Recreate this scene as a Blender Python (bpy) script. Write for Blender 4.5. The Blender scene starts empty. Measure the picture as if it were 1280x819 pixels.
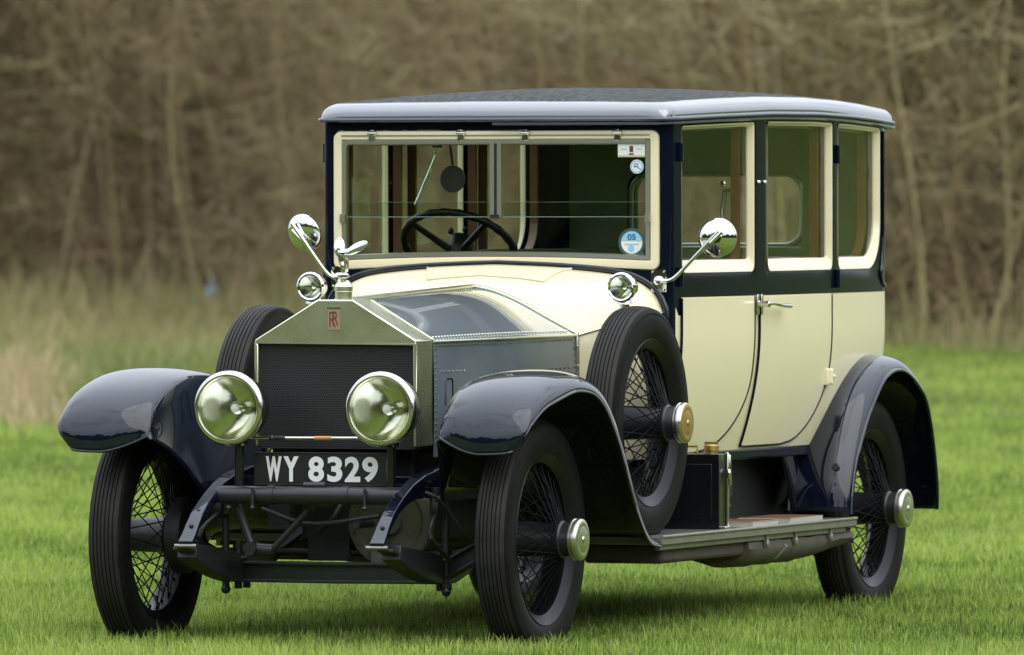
import bpy, bmesh, math, random
import numpy as np
from mathutils import Vector, Matrix
random.seed(7); RNG = np.random.default_rng(11)
SC = bpy.context.scene; COL = SC.collection
PI = math.pi

# ------------------------------------------------------------------ camera
CAM = dict(pos=(34.10008, 13.218545, 1.657233), yaw=3.494898, pitch=-0.013726, roll=-0.001746, f=13009.06)
def cam_axes():
    y, p, r = CAM['yaw'], CAM['pitch'], CAM['roll']
    fw = Vector((math.cos(p)*math.cos(y), math.cos(p)*math.sin(y), math.sin(p)))
    rt = fw.cross(Vector((0, 0, 1))).normalized(); up = rt.cross(fw)
    return fw, rt*math.cos(r)+up*math.sin(r), up*math.cos(r)-rt*math.sin(r)
fw, rt, up = cam_axes()
cd = bpy.data.cameras.new('camera'); cam = bpy.data.objects.new('camera', cd); COL.objects.link(cam)
M = Matrix((rt, up, -fw)).transposed().to_4x4(); M.translation = Vector(CAM['pos']); cam.matrix_world = M
cd.sensor_width = 36; cd.lens = CAM['f']/1280*36; cd.clip_end = 2000; cd.clip_start = .5
cd.dof.use_dof = True; cd.dof.focus_distance = 36.6; cd.dof.aperture_fstop = 7.0
SC.camera = cam

# ------------------------------------------------------------------ light
SUN = Vector((.38, .58, .82)).normalized()
w = bpy.data.worlds.new('World'); SC.world = w; w.use_nodes = True
nt = w.node_tree; nt.nodes.clear()
def N(nt, t, **k):
    n = nt.nodes.new(t)
    for a, b in k.items(): setattr(n, a, b)
    return n
sky = N(nt, 'ShaderNodeTexSky', sky_type='NISHITA', sun_disc=False)
sky.sun_elevation = math.asin(SUN.z); sky.sun_rotation = math.atan2(SUN.x, SUN.y)
sky.air_density = 1.0; sky.dust_density = 2.0
tc = N(nt, 'ShaderNodeTexCoord')
mp = N(nt, 'ShaderNodeMapping'); mp.inputs['Scale'].default_value = (1.3, 1.3, 3.0)
nz = N(nt, 'ShaderNodeTexNoise'); nz.inputs['Scale'].default_value = 1.7; nz.inputs['Detail'].default_value = 5
rp = N(nt, 'ShaderNodeValToRGB'); rp.color_ramp.elements[0].position = .12; rp.color_ramp.elements[1].position = .46
mx = N(nt, 'ShaderNodeMix', data_type='RGBA')
mx.inputs['B'].default_value = (9.6, 9.7, 9.9, 1)
bg = N(nt, 'ShaderNodeBackground'); bg.inputs['Strength'].default_value = .138
wo = N(nt, 'ShaderNodeOutputWorld')
L = nt.links.new
sxw = N(nt, 'ShaderNodeSeparateXYZ'); L(tc.outputs['Generated'], sxw.inputs[0])
mrw = N(nt, 'ShaderNodeMapRange'); mrw.inputs['From Min'].default_value = 0; mrw.inputs['From Max'].default_value = 1; mrw.inputs['To Min'].default_value = .50; mrw.inputs['To Max'].default_value = 1.62; L(sxw.outputs['Z'], mrw.inputs[0])
vm = N(nt, 'ShaderNodeVectorMath', operation='SCALE'); vm.inputs[0].default_value = (8.8, 9.45, 10.5); L(mrw.outputs[0], vm.inputs['Scale']); L(vm.outputs[0], mx.inputs['B'])
L(tc.outputs['Generated'], mp.inputs[0]); L(mp.outputs[0], nz.inputs['Vector']); L(nz.outputs['Fac'], rp.inputs[0])
L(rp.outputs[0], mx.inputs['Factor']); L(sky.outputs[0], mx.inputs['A']); L(mx.outputs['Result'], bg.inputs[0]); L(bg.outputs[0], wo.inputs[0])
sd = bpy.data.lights.new('sun', 'SUN'); sd.energy = 1.25; sd.angle = math.radians(75); sd.color = (1, .95, .86)
so = bpy.data.objects.new('sun', sd); COL.objects.link(so); so.rotation_euler = SUN.to_track_quat('Z', 'Y').to_euler(); so.location = (0, 0, 30)
SC.view_settings.view_transform = 'Standard'; SC.view_settings.look = 'None'
SC.view_settings.exposure = 0.33; SC.view_settings.gamma = 1
SC.cycles.use_denoising = True
SC.cycles.max_bounces = 8; SC.cycles.transparent_max_bounces = 16

# ------------------------------------------------------------------ materials
MATS = {}
def mat(name, base, rough=.5, metal=0, coat=0, spec=.5, bump=0, bscale=40, var=0, vscale=6, rvar=0, sheen=0, cior=1.5, crough=.04):
    if name in MATS: return MATS[name]
    m = bpy.data.materials.new(name); m.use_nodes = True; t = m.node_tree; b = t.nodes['Principled BSDF']
    b.inputs['Base Color'].default_value = (*base, 1); b.inputs['Roughness'].default_value = rough
    b.inputs['Metallic'].default_value = metal; b.inputs['Coat Weight'].default_value = coat
    b.inputs['Coat Roughness'].default_value = crough; b.inputs['Coat IOR'].default_value = cior
    b.inputs['Specular IOR Level'].default_value = spec
    tc = N(t, 'ShaderNodeTexCoord')
    if var or rvar:
        n = N(t, 'ShaderNodeTexNoise'); n.inputs['Scale'].default_value = vscale; n.inputs['Detail'].default_value = 6
        t.links.new(tc.outputs['Object'], n.inputs['Vector'])
        if var:
            x = N(t, 'ShaderNodeMix', data_type='RGBA')
            x.inputs['A'].default_value = (*[c*(1-var) for c in base], 1); x.inputs['B'].default_value = (*[min(1, c*(1+var)) for c in base], 1)
            t.links.new(n.outputs['Fac'], x.inputs['Factor']); t.links.new(x.outputs['Result'], b.inputs['Base Color'])
        if rvar:
            r = N(t, 'ShaderNodeMapRange'); r.inputs['From Min'].default_value = .3; r.inputs['From Max'].default_value = .7
            r.inputs['To Min'].default_value = max(.02, rough-rvar); r.inputs['To Max'].default_value = rough+rvar
            t.links.new(n.outputs['Fac'], r.inputs[0]); t.links.new(r.outputs[0], b.inputs['Roughness'])
    if bump:
        n = N(t, 'ShaderNodeTexNoise'); n.inputs['Scale'].default_value = bscale; n.inputs['Detail'].default_value = 4
        t.links.new(tc.outputs['Object'], n.inputs['Vector'])
        bp = N(t, 'ShaderNodeBump'); bp.inputs['Strength'].default_value = bump; bp.inputs['Distance'].default_value = .004
        t.links.new(n.outputs['Fac'], bp.inputs['Height']); t.links.new(bp.outputs[0], b.inputs['Normal'])
    MATS[name] = m; return m
navy = mat('navy_paint', (.0025, .0050, .0130), .40, coat=1, spec=.04, bump=.005, bscale=7, cior=1.56, crough=.025)
navy2 = mat('navy_body_paint', (.0035, .0062, .0140), .16, spec=.14, bump=.008, bscale=8)
navy3 = mat('navy_chassis_paint', (.0045, .006, .011), .25, coat=.5, bump=.02, bscale=30)
cream = mat('cream_paint', (.81, .735, .49), .30, coat=.5, var=.03, vscale=3, bump=.01, bscale=7)
nickel = mat('nickel_plate', (.68, .67, .58), .16, 1, rvar=.06, vscale=20)
chrome = mat('chrome_plate', (.82, .82, .79), .06, 1)
dullnickel = mat('german_silver', (.70, .71, .52), .28, 1, rvar=.02, vscale=14)
brass = mat('brass', (.50, .35, .12), .42, .9)
alum = mat('slate_grey_paint', (.20, .24, .275), .13, .45, bump=.006, bscale=5, coat=1, spec=.9, cior=1.7)
alum2 = mat('worn_slate_grey_paint', (.165, .198, .215), .20, .30, rvar=.04, vscale=6, bump=.02, bscale=9, coat=.4, var=.12)
rubber = mat('tyre_rubber', (.0050, .0050, .0056), .5, bump=.10, bscale=90, var=.3, vscale=15, spec=.07)
tread = mat('tread_rubber', (.020, .020, .022), .5, var=.5, vscale=12, bump=.12, bscale=60, spec=.12)
for _n in tread.node_tree.nodes:
    if _n.bl_idname == 'ShaderNodeMix': _n.inputs['A'].default_value = (.010, .010, .011, 1); _n.inputs['B'].default_value = (.040, .037, .031, 1)
for _n in rubber.node_tree.nodes:
    if _n.bl_idname == 'ShaderNodeMix': _n.inputs['B'].default_value = (.014, .013, .011, 1)
black = mat('black_enamel', (.006, .006, .008), .22, coat=.3)
grime = mat('oily_black_metal', (.012, .012, .012), .5, var=.5, vscale=18, bump=.2, bscale=60)
satin = mat('satin_black', (.016, .017, .020), .36, var=.4, vscale=20)
casting = mat('grey_casting', (.17, .16, .13), .55, metal=.2, var=.3, vscale=18, bump=.2, bscale=60)
wood = mat('varnished_wood', (.16, .065, .025), .3, var=.3, vscale=25, coat=.3)
leather = mat('green_leather', (.06, .11, .045), .45, var=.2, vscale=10, bump=.15, bscale=60)
lining = mat('green_lining', (.17, .23, .12), .85, var=.15, vscale=8)
boardtop = mat('linoleum_grey', (.085, .095, .08), .4, var=.2, vscale=12, bump=.05)
boardedge = mat('grey_green_edging', (.20, .20, .15), .45, metal=.4, var=.3, vscale=15)
coir = mat('brown_coir', (.125, .068, .040), .95, spec=.1, var=.4, vscale=120, bump=.8, bscale=220)
gaiter = mat('weathered_canvas', (.10, .09, .07), .75, var=.35, vscale=14, bump=.3, bscale=40)
white = mat('white_enamel', (.86, .86, .84), .4)
plateblk = mat('plate_black', (.014, .014, .016), .35, var=.3, vscale=20)
redm = mat('red_enamel', (.17, .030, .020), .45)
badgem = mat('badge_silver', (.42, .34, .22), .40, metal=.6)
paper = mat('sticker_white', (.75, .78, .72), .5); blue = mat('sticker_blue', (.22, .55, .72), .5); darkblue = mat('sticker_ink', (.03, .08, .25), .5)
orange = mat('orange_tape', (.55, .24, .08), .5)
def glassmat():
    m = bpy.data.materials.new('clear_glass'); m.use_nodes = True; t = m.node_tree; t.nodes.clear()
    tr = N(t, 'ShaderNodeBsdfTransparent'); tr.inputs[0].default_value = (.90, .93, .88, 1)
    gl = N(t, 'ShaderNodeBsdfGlossy'); gl.inputs['Roughness'].default_value = .0; gl.inputs[0].default_value = (1, 1, 1, 1)
    lw = N(t, 'ShaderNodeLayerWeight'); lw.inputs[0].default_value = .5; pw = N(t, 'ShaderNodeMath', operation='POWER'); pw.inputs[1].default_value = 5.0; fr = N(t, 'ShaderNodeMapRange'); fr.inputs['To Min'].default_value = .03; fr.inputs['To Max'].default_value = .9; t.links.new(lw.outputs['Facing'], pw.inputs[0]); t.links.new(pw.outputs[0], fr.inputs[0])
    mx = N(t, 'ShaderNodeMixShader'); o = N(t, 'ShaderNodeOutputMaterial')
    t.links.new(fr.outputs[0], mx.inputs[0]); t.links.new(tr.outputs[0], mx.inputs[1]); t.links.new(gl.outputs[0], mx.inputs[2]); t.links.new(mx.outputs[0], o.inputs[0])
    return m
glass = glassmat()
def roofmat():
    m = mat('roof_cloth', (.030, .032, .031), .6, spec=.5); t = m.node_tree; b = t.nodes['Principled BSDF']; out = t.nodes['Material Output']
    b.inputs['IOR'].default_value = 1.12
    tc = N(t, 'ShaderNodeTexCoord'); n = N(t, 'ShaderNodeTexNoise'); n.inputs['Scale'].default_value = 62; n.inputs['Detail'].default_value = 6; n.inputs['Roughness'].default_value = .65
    mp = N(t, 'ShaderNodeMapping'); mp.inputs['Scale'].default_value = (.45, 1, 1)
    t.links.new(tc.outputs['Object'], mp.inputs[0]); t.links.new(mp.outputs[0], n.inputs['Vector'])
    r = N(t, 'ShaderNodeValToRGB'); e = r.color_ramp.elements; e[0].position = .42; e[0].color = (.020, .022, .022, 1); e[1].position = .68; e[1].color = (.10, .105, .10, 1)
    t.links.new(n.outputs['Fac'], r.inputs[0]); t.links.new(r.outputs[0], b.inputs['Base Color'])
    bp = N(t, 'ShaderNodeBump'); bp.inputs['Distance'].default_value = .004; bp.inputs['Strength'].default_value = .25; t.links.new(n.outputs['Fac'], bp.inputs['Height']); t.links.new(bp.outputs[0], b.inputs['Normal'])
    g = N(t, 'ShaderNodeBsdfPrincipled'); g.inputs['Base Color'].default_value = (.022, .027, .042, 1); g.inputs['Roughness'].default_value = .10; g.inputs['IOR'].default_value = 2.2; g.inputs['Coat Weight'].default_value = 1; g.inputs['Coat IOR'].default_value = 1.8; g.inputs['Coat Roughness'].default_value = .05
    at = N(t, 'ShaderNodeAttribute', attribute_name='edge'); n2 = N(t, 'ShaderNodeTexNoise'); n2.inputs['Scale'].default_value = 12
    t.links.new(tc.outputs['Object'], n2.inputs['Vector'])
    ad = N(t, 'ShaderNodeMath', operation='MULTIPLY_ADD'); ad.inputs[1].default_value = .03; t.links.new(n2.outputs['Fac'], ad.inputs[0]); t.links.new(at.outputs['Fac'], ad.inputs[2])
    mr = N(t, 'ShaderNodeMapRange'); mr.inputs['From Min'].default_value = .955; mr.inputs['From Max'].default_value = 1.0; t.links.new(ad.outputs[0], mr.inputs[0])
    mx = N(t, 'ShaderNodeMixShader'); t.links.new(mr.outputs[0], mx.inputs[0]); t.links.new(g.outputs[0], mx.inputs[1]); t.links.new(b.outputs[0], mx.inputs[2]); t.links.new(mx.outputs[0], out.inputs[0])
    return m
roofm = roofmat()
def coremat():
    m = mat('radiator_core', (.008, .008, .009), .4); t = m.node_tree; b = t.nodes['Principled BSDF']
    tc = N(t, 'ShaderNodeTexCoord'); mp = N(t, 'ShaderNodeMapping'); mp.inputs['Rotation'].default_value = (0, PI/2, 0); mp.inputs['Scale'].default_value = (1, 1, 1)
    sx = N(t, 'ShaderNodeSeparateXYZ'); cx = N(t, 'ShaderNodeCombineXYZ')
    t.links.new(tc.outputs['Object'], sx.inputs[0]); t.links.new(sx.outputs['Y'], cx.inputs['X']); t.links.new(sx.outputs['Z'], cx.inputs['Y'])
    v = N(t, 'ShaderNodeTexBrick'); v.inputs['Scale'].default_value = 60; v.inputs['Mortar Size'].default_value = .07
    v.inputs['Brick Width'].default_value = .55; v.inputs['Row Height'].default_value = .5
    v.inputs['Color1'].default_value = (.002, .002, .002, 1); v.inputs['Color2'].default_value = (.004, .004, .004, 1); v.inputs['Mortar'].default_value = (.035, .035, .037, 1)
    t.links.new(cx.outputs[0], v.inputs['Vector']); t.links.new(v.outputs['Color'], b.inputs['Base Color'])
    bp = N(t, 'ShaderNodeBump'); bp.inputs['Strength'].default_value = .8; bp.inputs['Distance'].default_value = .004
    t.links.new(v.outputs['Fac'], bp.inputs['Height']); t.links.new(bp.outputs[0], b.inputs['Normal'])
    return m
corem = coremat()

# ------------------------------------------------------------------ mesh helper
def V(*a): return Vector(a)
class MB:
    def __init__(s): s.v = []; s.f = []; s.m = []; s.mi = 0
    def add(s, vs, fs):
        o = len(s.v); s.v += [tuple(p) for p in vs]
        for f in fs: s.f.append([o+i for i in f]); s.m.append(s.mi)
        return s
    def box(s, c, d, R=None):
        c = Vector(c); h = Vector(d)/2
        vs = [Vector((x*h.x, y*h.y, z*h.z)) for x in (-1, 1) for y in (-1, 1) for z in (-1, 1)]
        if R is not None: vs = [R @ v for v in vs]
        return s.add([c+v for v in vs], [(0, 1, 3, 2), (4, 6, 7, 5), (0, 4, 5, 1), (2, 3, 7, 6), (0, 2, 6, 4), (1, 5, 7, 3)])
    def grid(s, P, cu=False, cv=False):
        nu, nv = len(P), len(P[0]); vs = [p for r in P for p in r]; fs = []
        for i in range(nu if cu else nu-1):
            for j in range(nv if cv else nv-1):
                a, b = i, (i+1) % nu; c, d = j, (j+1) % nv
                fs.append((a*nv+c, b*nv+c, b*nv+d, a*nv+d))
        return s.add(vs, fs)
    def tube(s, path, r, n=10, closed=False, caps=True, flat=1.0, upv=None):
        P = [Vector(p) for p in path]; k = len(P); rows = []; a = None
        for i, p in enumerate(P):
            t = (P[(i+1) % k]-P[i-1]) if closed else (P[min(i+1, k-1)]-P[max(i-1, 0)])
            if t.length < 1e-9: t = Vector((1, 0, 0))
            t.normalize()
            if a is None:
                a = Vector(upv) if upv else (Vector((0, 0, 1)) if abs(t.z) < .9 else Vector((1, 0, 0)))
            a = (a-t*a.dot(t)).normalized(); b = t.cross(a)
            rr = r[i] if isinstance(r, (list, tuple)) else r
            rows.append([p+a*(rr*flat*math.cos(2*PI*j/n))+b*(rr*math.sin(2*PI*j/n)) for j in range(n)])
        s.grid(rows, cu=closed, cv=True)
        if caps and not closed:
            o = len(s.v)-len(rows)*n
            s.f.append([o+j for j in range(n)]); s.m.append(s.mi)
            s.f.append([o+(k-1)*n+j for j in reversed(range(n))]); s.m.append(s.mi)
        return s
    def lathe(s, prof, c, ax, n=32, cap0=False, cap1=False):
        c = Vector(c); ax = Vector(ax).normalized()
        a = ax.cross(Vector((0, 0, 1)) if abs(ax.z) < .9 else Vector((1, 0, 0))).normalized(); b = ax.cross(a)
        rows = [[c+ax*h+(a*math.cos(2*PI*j/n)+b*math.sin(2*PI*j/n))*r for j in range(n)] for h, r in prof]
        o = len(s.v); s.grid(rows, cv=True)
        if cap0: s.f.append([o+j for j in range(n)]); s.m.append(s.mi)
        if cap1: s.f.append([o+(len(prof)-1)*n+j for j in range(n)]); s.m.append(s.mi)
        return s
    def ball(s, c, r, n=12, R=None):
        c = Vector(c); rr = Vector((r, r, r)) if isinstance(r, (int, float)) else Vector(r); rows = []
        for i in range(n//2+1):
            th = PI*i/(n//2); row = []
            for j in range(n):
                ph = 2*PI*j/n; v = Vector((rr.x*math.sin(th)*math.cos(ph), rr.y*math.sin(th)*math.sin(ph), rr.z*math.cos(th)))
                if R is not None: v = R @ v
                row.append(c+v)
            rows.append(row)
        return s.grid(rows, cv=True)
    def prism(s, poly, d):
        d = Vector(d); n = len(poly); A = [Vector(p) for p in poly]
        return s.add(A+[p+d for p in A], [list(range(n)), list(range(2*n-1, n-1, -1))]+[(i, (i+1) % n, n+(i+1) % n, n+i) for i in range(n)])
    def mirror(s):
        n = len(s.v); k = len(s.f)
        s.v += [(x, -y, z) for x, y, z in s.v]
        for i in range(k): s.f.append([n+q for q in reversed(s.f[i])]); s.m.append(s.m[i])
        return s
    def build(s, name, mats, parent=None, smooth=True, angle=38, bevel=0, solid=0, loc=None, merge=True, seg=2):
        me = bpy.data.meshes.new(name); me.from_pydata(s.v, [], s.f)
        if not isinstance(mats, (list, tuple)): mats = [mats]
        for m in mats: me.materials.append(m)
        me.polygons.foreach_set('material_index', s.m)
        bm = bmesh.new(); bm.from_mesh(me)
        if merge: bmesh.ops.remove_doubles(bm, verts=bm.verts, dist=1e-5)
        bmesh.ops.recalc_face_normals(bm, faces=bm.faces)
        bm.to_mesh(me); bm.free()
        if smooth:
            me.polygons.foreach_set('use_smooth', [True]*len(me.polygons)); me.set_sharp_from_angle(angle=math.radians(angle))
        o = bpy.data.objects.new(name, me); COL.objects.link(o)
        if parent: o.parent = parent
        if loc: o.location = loc
        if solid:
            md = o.modifiers.new('solid', 'SOLIDIFY'); md.thickness = solid; md.offset = -1
        if bevel:
            md = o.modifiers.new('bevel', 'BEVEL'); md.width = bevel; md.segments = seg; md.limit_method = 'ANGLE'; md.angle_limit = math.radians(40)
        return o
def tag(o, label, cat=None, group=None, kind=None):
    o['label'] = label
    if cat: o['category'] = cat
    if group: o['group'] = group
    if kind: o['kind'] = kind
    return o
def empty(name, loc=(0, 0, 0)):
    o = bpy.data.objects.new(name, None); COL.objects.link(o); o.location = loc; o.empty_display_size = .1; return o
def copy_tree(o, parent):
    c = o.copy(); COL.objects.link(c); c.parent = parent
    for ch in [k for k in COL.objects if k.parent == o and k != c]: copy_tree(ch, c)
    return c
def crom(P, n):
    P = [Vector(p) for p in P]; out = []
    P = [P[0]*2-P[1]]+P+[P[-1]*2-P[-2]]; k = len(P)-3
    for i in range(n):
        t = i/(n-1)*k; a = min(int(t), k-1); u = t-a; p0, p1, p2, p3 = P[a:a+4]
        out.append(.5*((2*p1)+(p2-p0)*u+(2*p0-5*p1+4*p2-p3)*u*u+(3*p1-p0-3*p2+p3)*u*u*u))
    return out
def text_geo(body, bold=0.0):
    cu = bpy.data.curves.new('t', 'FONT'); cu.body = body; cu.size = 1; cu.offset = bold; cu.resolution_u = 6
    o = bpy.data.objects.new('t', cu); COL.objects.link(o); bpy.context.view_layer.update()
    dg = bpy.context.evaluated_depsgraph_get(); me = bpy.data.meshes.new_from_object(o.evaluated_get(dg))
    vs = [tuple(v.co) for v in me.vertices]; fs = [list(p.vertices) for p in me.polygons]
    bpy.data.objects.remove(o); bpy.data.curves.remove(cu); bpy.data.meshes.remove(me)
    return np.array(vs), fs
def put_text(mb, body, org, ux, uy, w_, h_, bold=0.0, lift=0.0):
    vs, fs = text_geo(body, bold); lo = vs.min(0); hi = vs.max(0); ux = Vector(ux); uy = Vector(uy); nn = ux.cross(uy)
    P = [Vector(org)+ux*((v[0]-lo[0])/(hi[0]-lo[0])*w_)+uy*((v[1]-lo[1])/(hi[1]-lo[1])*h_)+nn*lift for v in vs]
    mb.add(P, fs)

# ================================================================== THE CAR  (x forward, y to the car's left, z up, origin under the front axle)
car = empty('vintage_limousine')
tag(car, 'navy and cream 1920s limousine with black wire wheels parked on the grass', 'car')

# ---------------------------------------------------------------- wheels
RT = .42; WT = .064; RR_ = .297
def wheel_meshes():
    out = {}
    # rim
    m = MB()
    m.lathe([(.036, RR_-.030), (.052, RR_-.010), (.060, RR_+.004), (.054, RR_+.008), (.045, RR_-.004), (.02, RR_-.022), (-.02, RR_-.022), (-.045, RR_-.004), (-.054, RR_+.008), (-.060, RR_+.004), (-.052, RR_-.010), (-.036, RR_-.030), (0, RR_-.034)], (0, 0, 0), (0, 1, 0), 64)
    rows = [(.036, RR_-.030), (0, RR_-.034)]
    m.lathe(rows, (0, 0, 0), (0, 1, 0), 64)
    out['wheel'] = (m, [mat('rim_black', (.006, .006, .008), .35, spec=.25)])
    # tyre with ribbed tread
    t = MB(); prof = []
    side = [(.050, RR_-.004), (.060, RR_+.012), (.0645, RR_+.040), (.0655, RR_+.066), (.0640, RR_+.086), (.0615, RR_+.094), (.0625, RR_+.098), (.0585, RR_+.106), (.0525, RR_+.113)]
    t.lathe(side, (0, 0, 0), (0, 1, 0), 72); t.lathe([(-a, r) for a, r in side], (0, 0, 0), (0, 1, 0), 72)
    tp = []; g = [-.036, -.0215, -.0075, .0075, .0215, .036]; hw = .0022
    def crown(a): return RR_+.113+.010*(1-(a/.0525)**2)
    a0 = -.0525
    tp.append((a0, crown(a0)))
    for q in g:
        tp += [(q-hw, crown(q)), (q-hw*.7, crown(q)-.006), (q+hw*.7, crown(q)-.006), (q+hw, crown(q))]
    tp.append((.0525, crown(.0525)))
    t.mi = 1; t.lathe(tp, (0, 0, 0), (0, 1, 0), 72)
    out['tyre'] = (t, [rubber, tread])
    # hub barrel with two flanges
    h = MB()
    h.lathe([(-.095, .02), (-.095, .075), (-.085, .082), (-.075, .075), (-.05, .062), (.02, .060), (.085, .055), (.10, .060), (.112, .066), (.122, .066), (.128, .060), (.160, .058)], (0, 0, 0), (0, 1, 0), 40, cap0=True, cap1=True)
    out['hub'] = (h, [satin])
    # nickel hub cap: threaded ring + domed disc
    c = MB(); c.f = []
    c.lathe([(.158, .060), (.160, .070), (.163, .0735), (.168, .0735), (.171, .069), (.175, .069), (.177, .0735), (.189, .0735), (.1935, .071), (.1965, .065), (.1968, .050), (.1962, .048), (.1968, .046), (.1975, .012), (.201, .009), (.202, .004), (.202, .0005)], (0, 0, 0), (0, 1, 0), 48)
    out['hub_cap'] = (c, [mat('worn_nickel', (.60, .59, .49), .30, 1, rvar=.05, vscale=25)])
    s = MB(); n = 24
    for i in range(n):   # outer long spokes, crossing
        for sg, off in ((1, 0), (-1, .5)):
            a = 2*PI*(i+off)/n; b = a+sg*.42
            s.tube([(math.cos(a+sg*-.35)*.063, .115+.003*sg, math.sin(a-sg*.35)*.063), (math.cos(b)*(RR_-.028), .022*sg*.5+.01, math.sin(b)*(RR_-.028))], .0024, 6)
    n = 14
    for i in range(n):
        for sg, off in ((1, 0), (-1, .5)):
            a = 2*PI*(i+off)/n; b = a+sg*.30
            s.tube([(math.cos(a-sg*.3)*.078, -.085+.003*sg, math.sin(a-sg*.3)*.078), (math.cos(b)*(RR_-.028), -.018, math.sin(b)*(RR_-.028))], .0024, 6)
    for i in range(68):
        a = 2*PI*i/68; s.lathe([(0, .005), (.016, .004)], (math.cos(a)*(RR_-.024), .02*math.sin(i*2.4), math.sin(a)*(RR_-.024)), (-math.cos(a), 0, -math.sin(a)), 6)
    out['spokes'] = (s, [mat('spoke_black', (.006, .006, .007), .55, spec=.12)])
    return out
WM = wheel_meshes()
def first_wheel(loc):
    m, ms = WM['wheel']; root = m.build('wheel', ms, car, loc=loc)
    for k in ('tyre', 'hub', 'hub_cap', 'spokes'):
        mm, q = WM[k]; mm.build(k, q, root)
    return root
wheel0 = first_wheel((0, .71, RT))
wheels = [wheel0]
for loc, rz, ry in (((0, -.733, RT), PI, .4), ((-3.65, .71, RT), 0, .9), ((-3.65, -.71, RT), PI, .2)):
    o = copy_tree(wheel0, car); o.location = loc; o.rotation_euler = (0, ry, rz); wheels.append(o)
for sgn in (1, -1):
    o = copy_tree(wheel0, car); o.name = 'spare_wheel'; o.location = (-1.10, sgn*.712, .802); o.rotation_euler = (0, .25, 0 if sgn > 0 else PI)
    if sgn > 0:
        for c in [k for k in COL.objects if k.parent == o and k.name.startswith('hub_cap')]:
            b = c.data = c.data.copy(); b.materials.clear(); b.materials.append(nickel)
            b.materials.append(brass)
            for p in b.polygons:
                if p.center.y > .1935: p.material_index = 1
            c['label'] = 'hub cap with a yellowed brass face'
        o['label'] = 'spare wheel on the near side with a brass faced hub cap'
# brake drums / axle ends
for sgn in (1, -1):
    d = MB(); d.lathe([(0, .03), (0, .125), (.012, .135), (.05, .135), (.055, .125), (.055, .04)], (0, sgn*.565, RT), (0, sgn, 0), 40, True, True)
    d.build('brake_drum', grime, car)
    d = MB(); d.lathe([(0, .03), (0, .19), (.012, .20), (.07, .20), (.075, .19), (.075, .04)], (-3.65, sgn*.54, RT), (0, sgn, 0), 40, True, True)
    d.build('brake_drum', grime, car)

# ---------------------------------------------------------------- chassis
def loft_rect(mb, path, wh, upz=True):
    rows = []
    P = [Vector(p) for p in path]
    for i, p in enumerate(P):
        t = (P[min(i+1, len(P)-1)]-P[max(i-1, 0)]).normalized(); n = Vector((-t.z, 0, t.x))
        if n.z < 0: n = -n
        wd, h = wh[i] if isinstance(wh, list) else wh
        y = Vector((0, wd/2, 0))
        rows.append([p+y+n*h/2, p-y+n*h/2, p-y-n*h/2, p+y-n*h/2])
    mb.grid(rows, cv=True); o = len(mb.v)-4*len(rows)
    mb.f.append([o, o+1, o+2, o+3]); mb.m.append(mb.mi); mb.f.append([o+4*(len(rows)-1)+j for j in range(4)]); mb.m.append(mb.mi)
ch = MB()
xz = [(.575, .414), (.545, .435), (.50, .475), (.455, .508), (.40, .538), (.34, .563), (.26, .588), (.15, .605), (0, .612), (-.4, .61), (-1.2, .60), (-3.0, .60), (-3.3, .66), (-3.7, .70), (-4.1, .62)]
whs = [(.054, .014), (.052, .017), (.048, .021), (.046, .026), (.045, .032), (.045, .040), (.045, .055), (.05, .08)]+[(.055, .11)]*7
for sgn in (1, -1): loft_rect(ch, [(x, sgn*.356, z) for x, z in xz], whs)
for x in (.0, -.9, -1.9, -2.9, -3.9): ch.box((x, 0, .60), (.06, .70, .07))
ch.mi = 1
for sgn in (1, -1):
    for x, z in ((.52, .472), (.45, .523), (.36, .566)): ch.ball((x, sgn*.356, z), (.010, .010, .008), 8)
ch.build('chassis_frame', [navy, satin], car, bevel=.004)
cb = MB(); cb.tube([(.30, -.345, .575), (.30, .345, .575)], .031, 20)
for y in (-.20, .22): cb.tube([(.335, y, .60), (.335, y, .535)], .006, 8); cb.ball((.335, y, .532), .009, 8)
cb.tube([(.30, -.02, .61), (.30, .06, .61)], .012, 10)
for y in (-.14, .14): cb.lathe([(-.012, .034), (.012, .034)], (.30, y, .575), (0, 1, 0), 20)
cb.build('front_crossbar', satin, car)
for sgn in (1, -1):
    b = MB()
    b.tube([(.572, sgn*.356-.040, .404), (.572, sgn*.356+.040, .404)], .007, 12)
    b.build('shackle_bolt', mat('dull_steel', (.30, .29, .26), .45, 1), car)
    s = MB()
    for k in range(6):
        sp = [(.56-.05*k, sgn*.38, .395-.012*k+.0*k), (.3-.02*k, sgn*.38, .352-.012*k), (0, sgn*.38, .335-.012*k), (-.3+.02*k, sgn*.38, .36-.012*k), (-.62+.05*k, sgn*.38, .43-.012*k)]
        loft_rect(s, crom(sp, 14), (.058, .0105))
    s.mi = 1; loft_rect(s, crom([(.50, sgn*.38, .385), (.25, sgn*.38, .335), (0, sgn*.38, .305), (-.2, sgn*.38, .32)], 12), [(.07, .05+.05*math.sin(PI*i/11)) for i in range(12)])
    s.tube([(.02, sgn*.38, .40), (.02, sgn*.38, .235)], .014, 10)
    s.tube([(-.06, sgn*.38, .40), (-.06, sgn*.38, .235)], .014, 10)
    s.build('front_spring', [grime, satin], car, bevel=.002)
ax = MB()
yz = [(-.60, .40), (-.52, .37), (-.42, .315), (-.36, .297), (0, .295), (.36, .297), (.42, .315), (.52, .37), (.60, .40)]
def ibeam(mb, zoff, wx, h):
    rows = [[(x*wx+.03, y, z+zoff+q*h) for x, q in ((-.5, -.5), (.5, -.5), (.5, .5), (-.5, .5))] for y, z in yz]
    mb.grid(rows, cv=True); o = len(mb.v)-4*len(rows); mb.f += [[o, o+1, o+2, o+3], [o+32+j for j in range(4)]]; mb.m += [0, 0]
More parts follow.
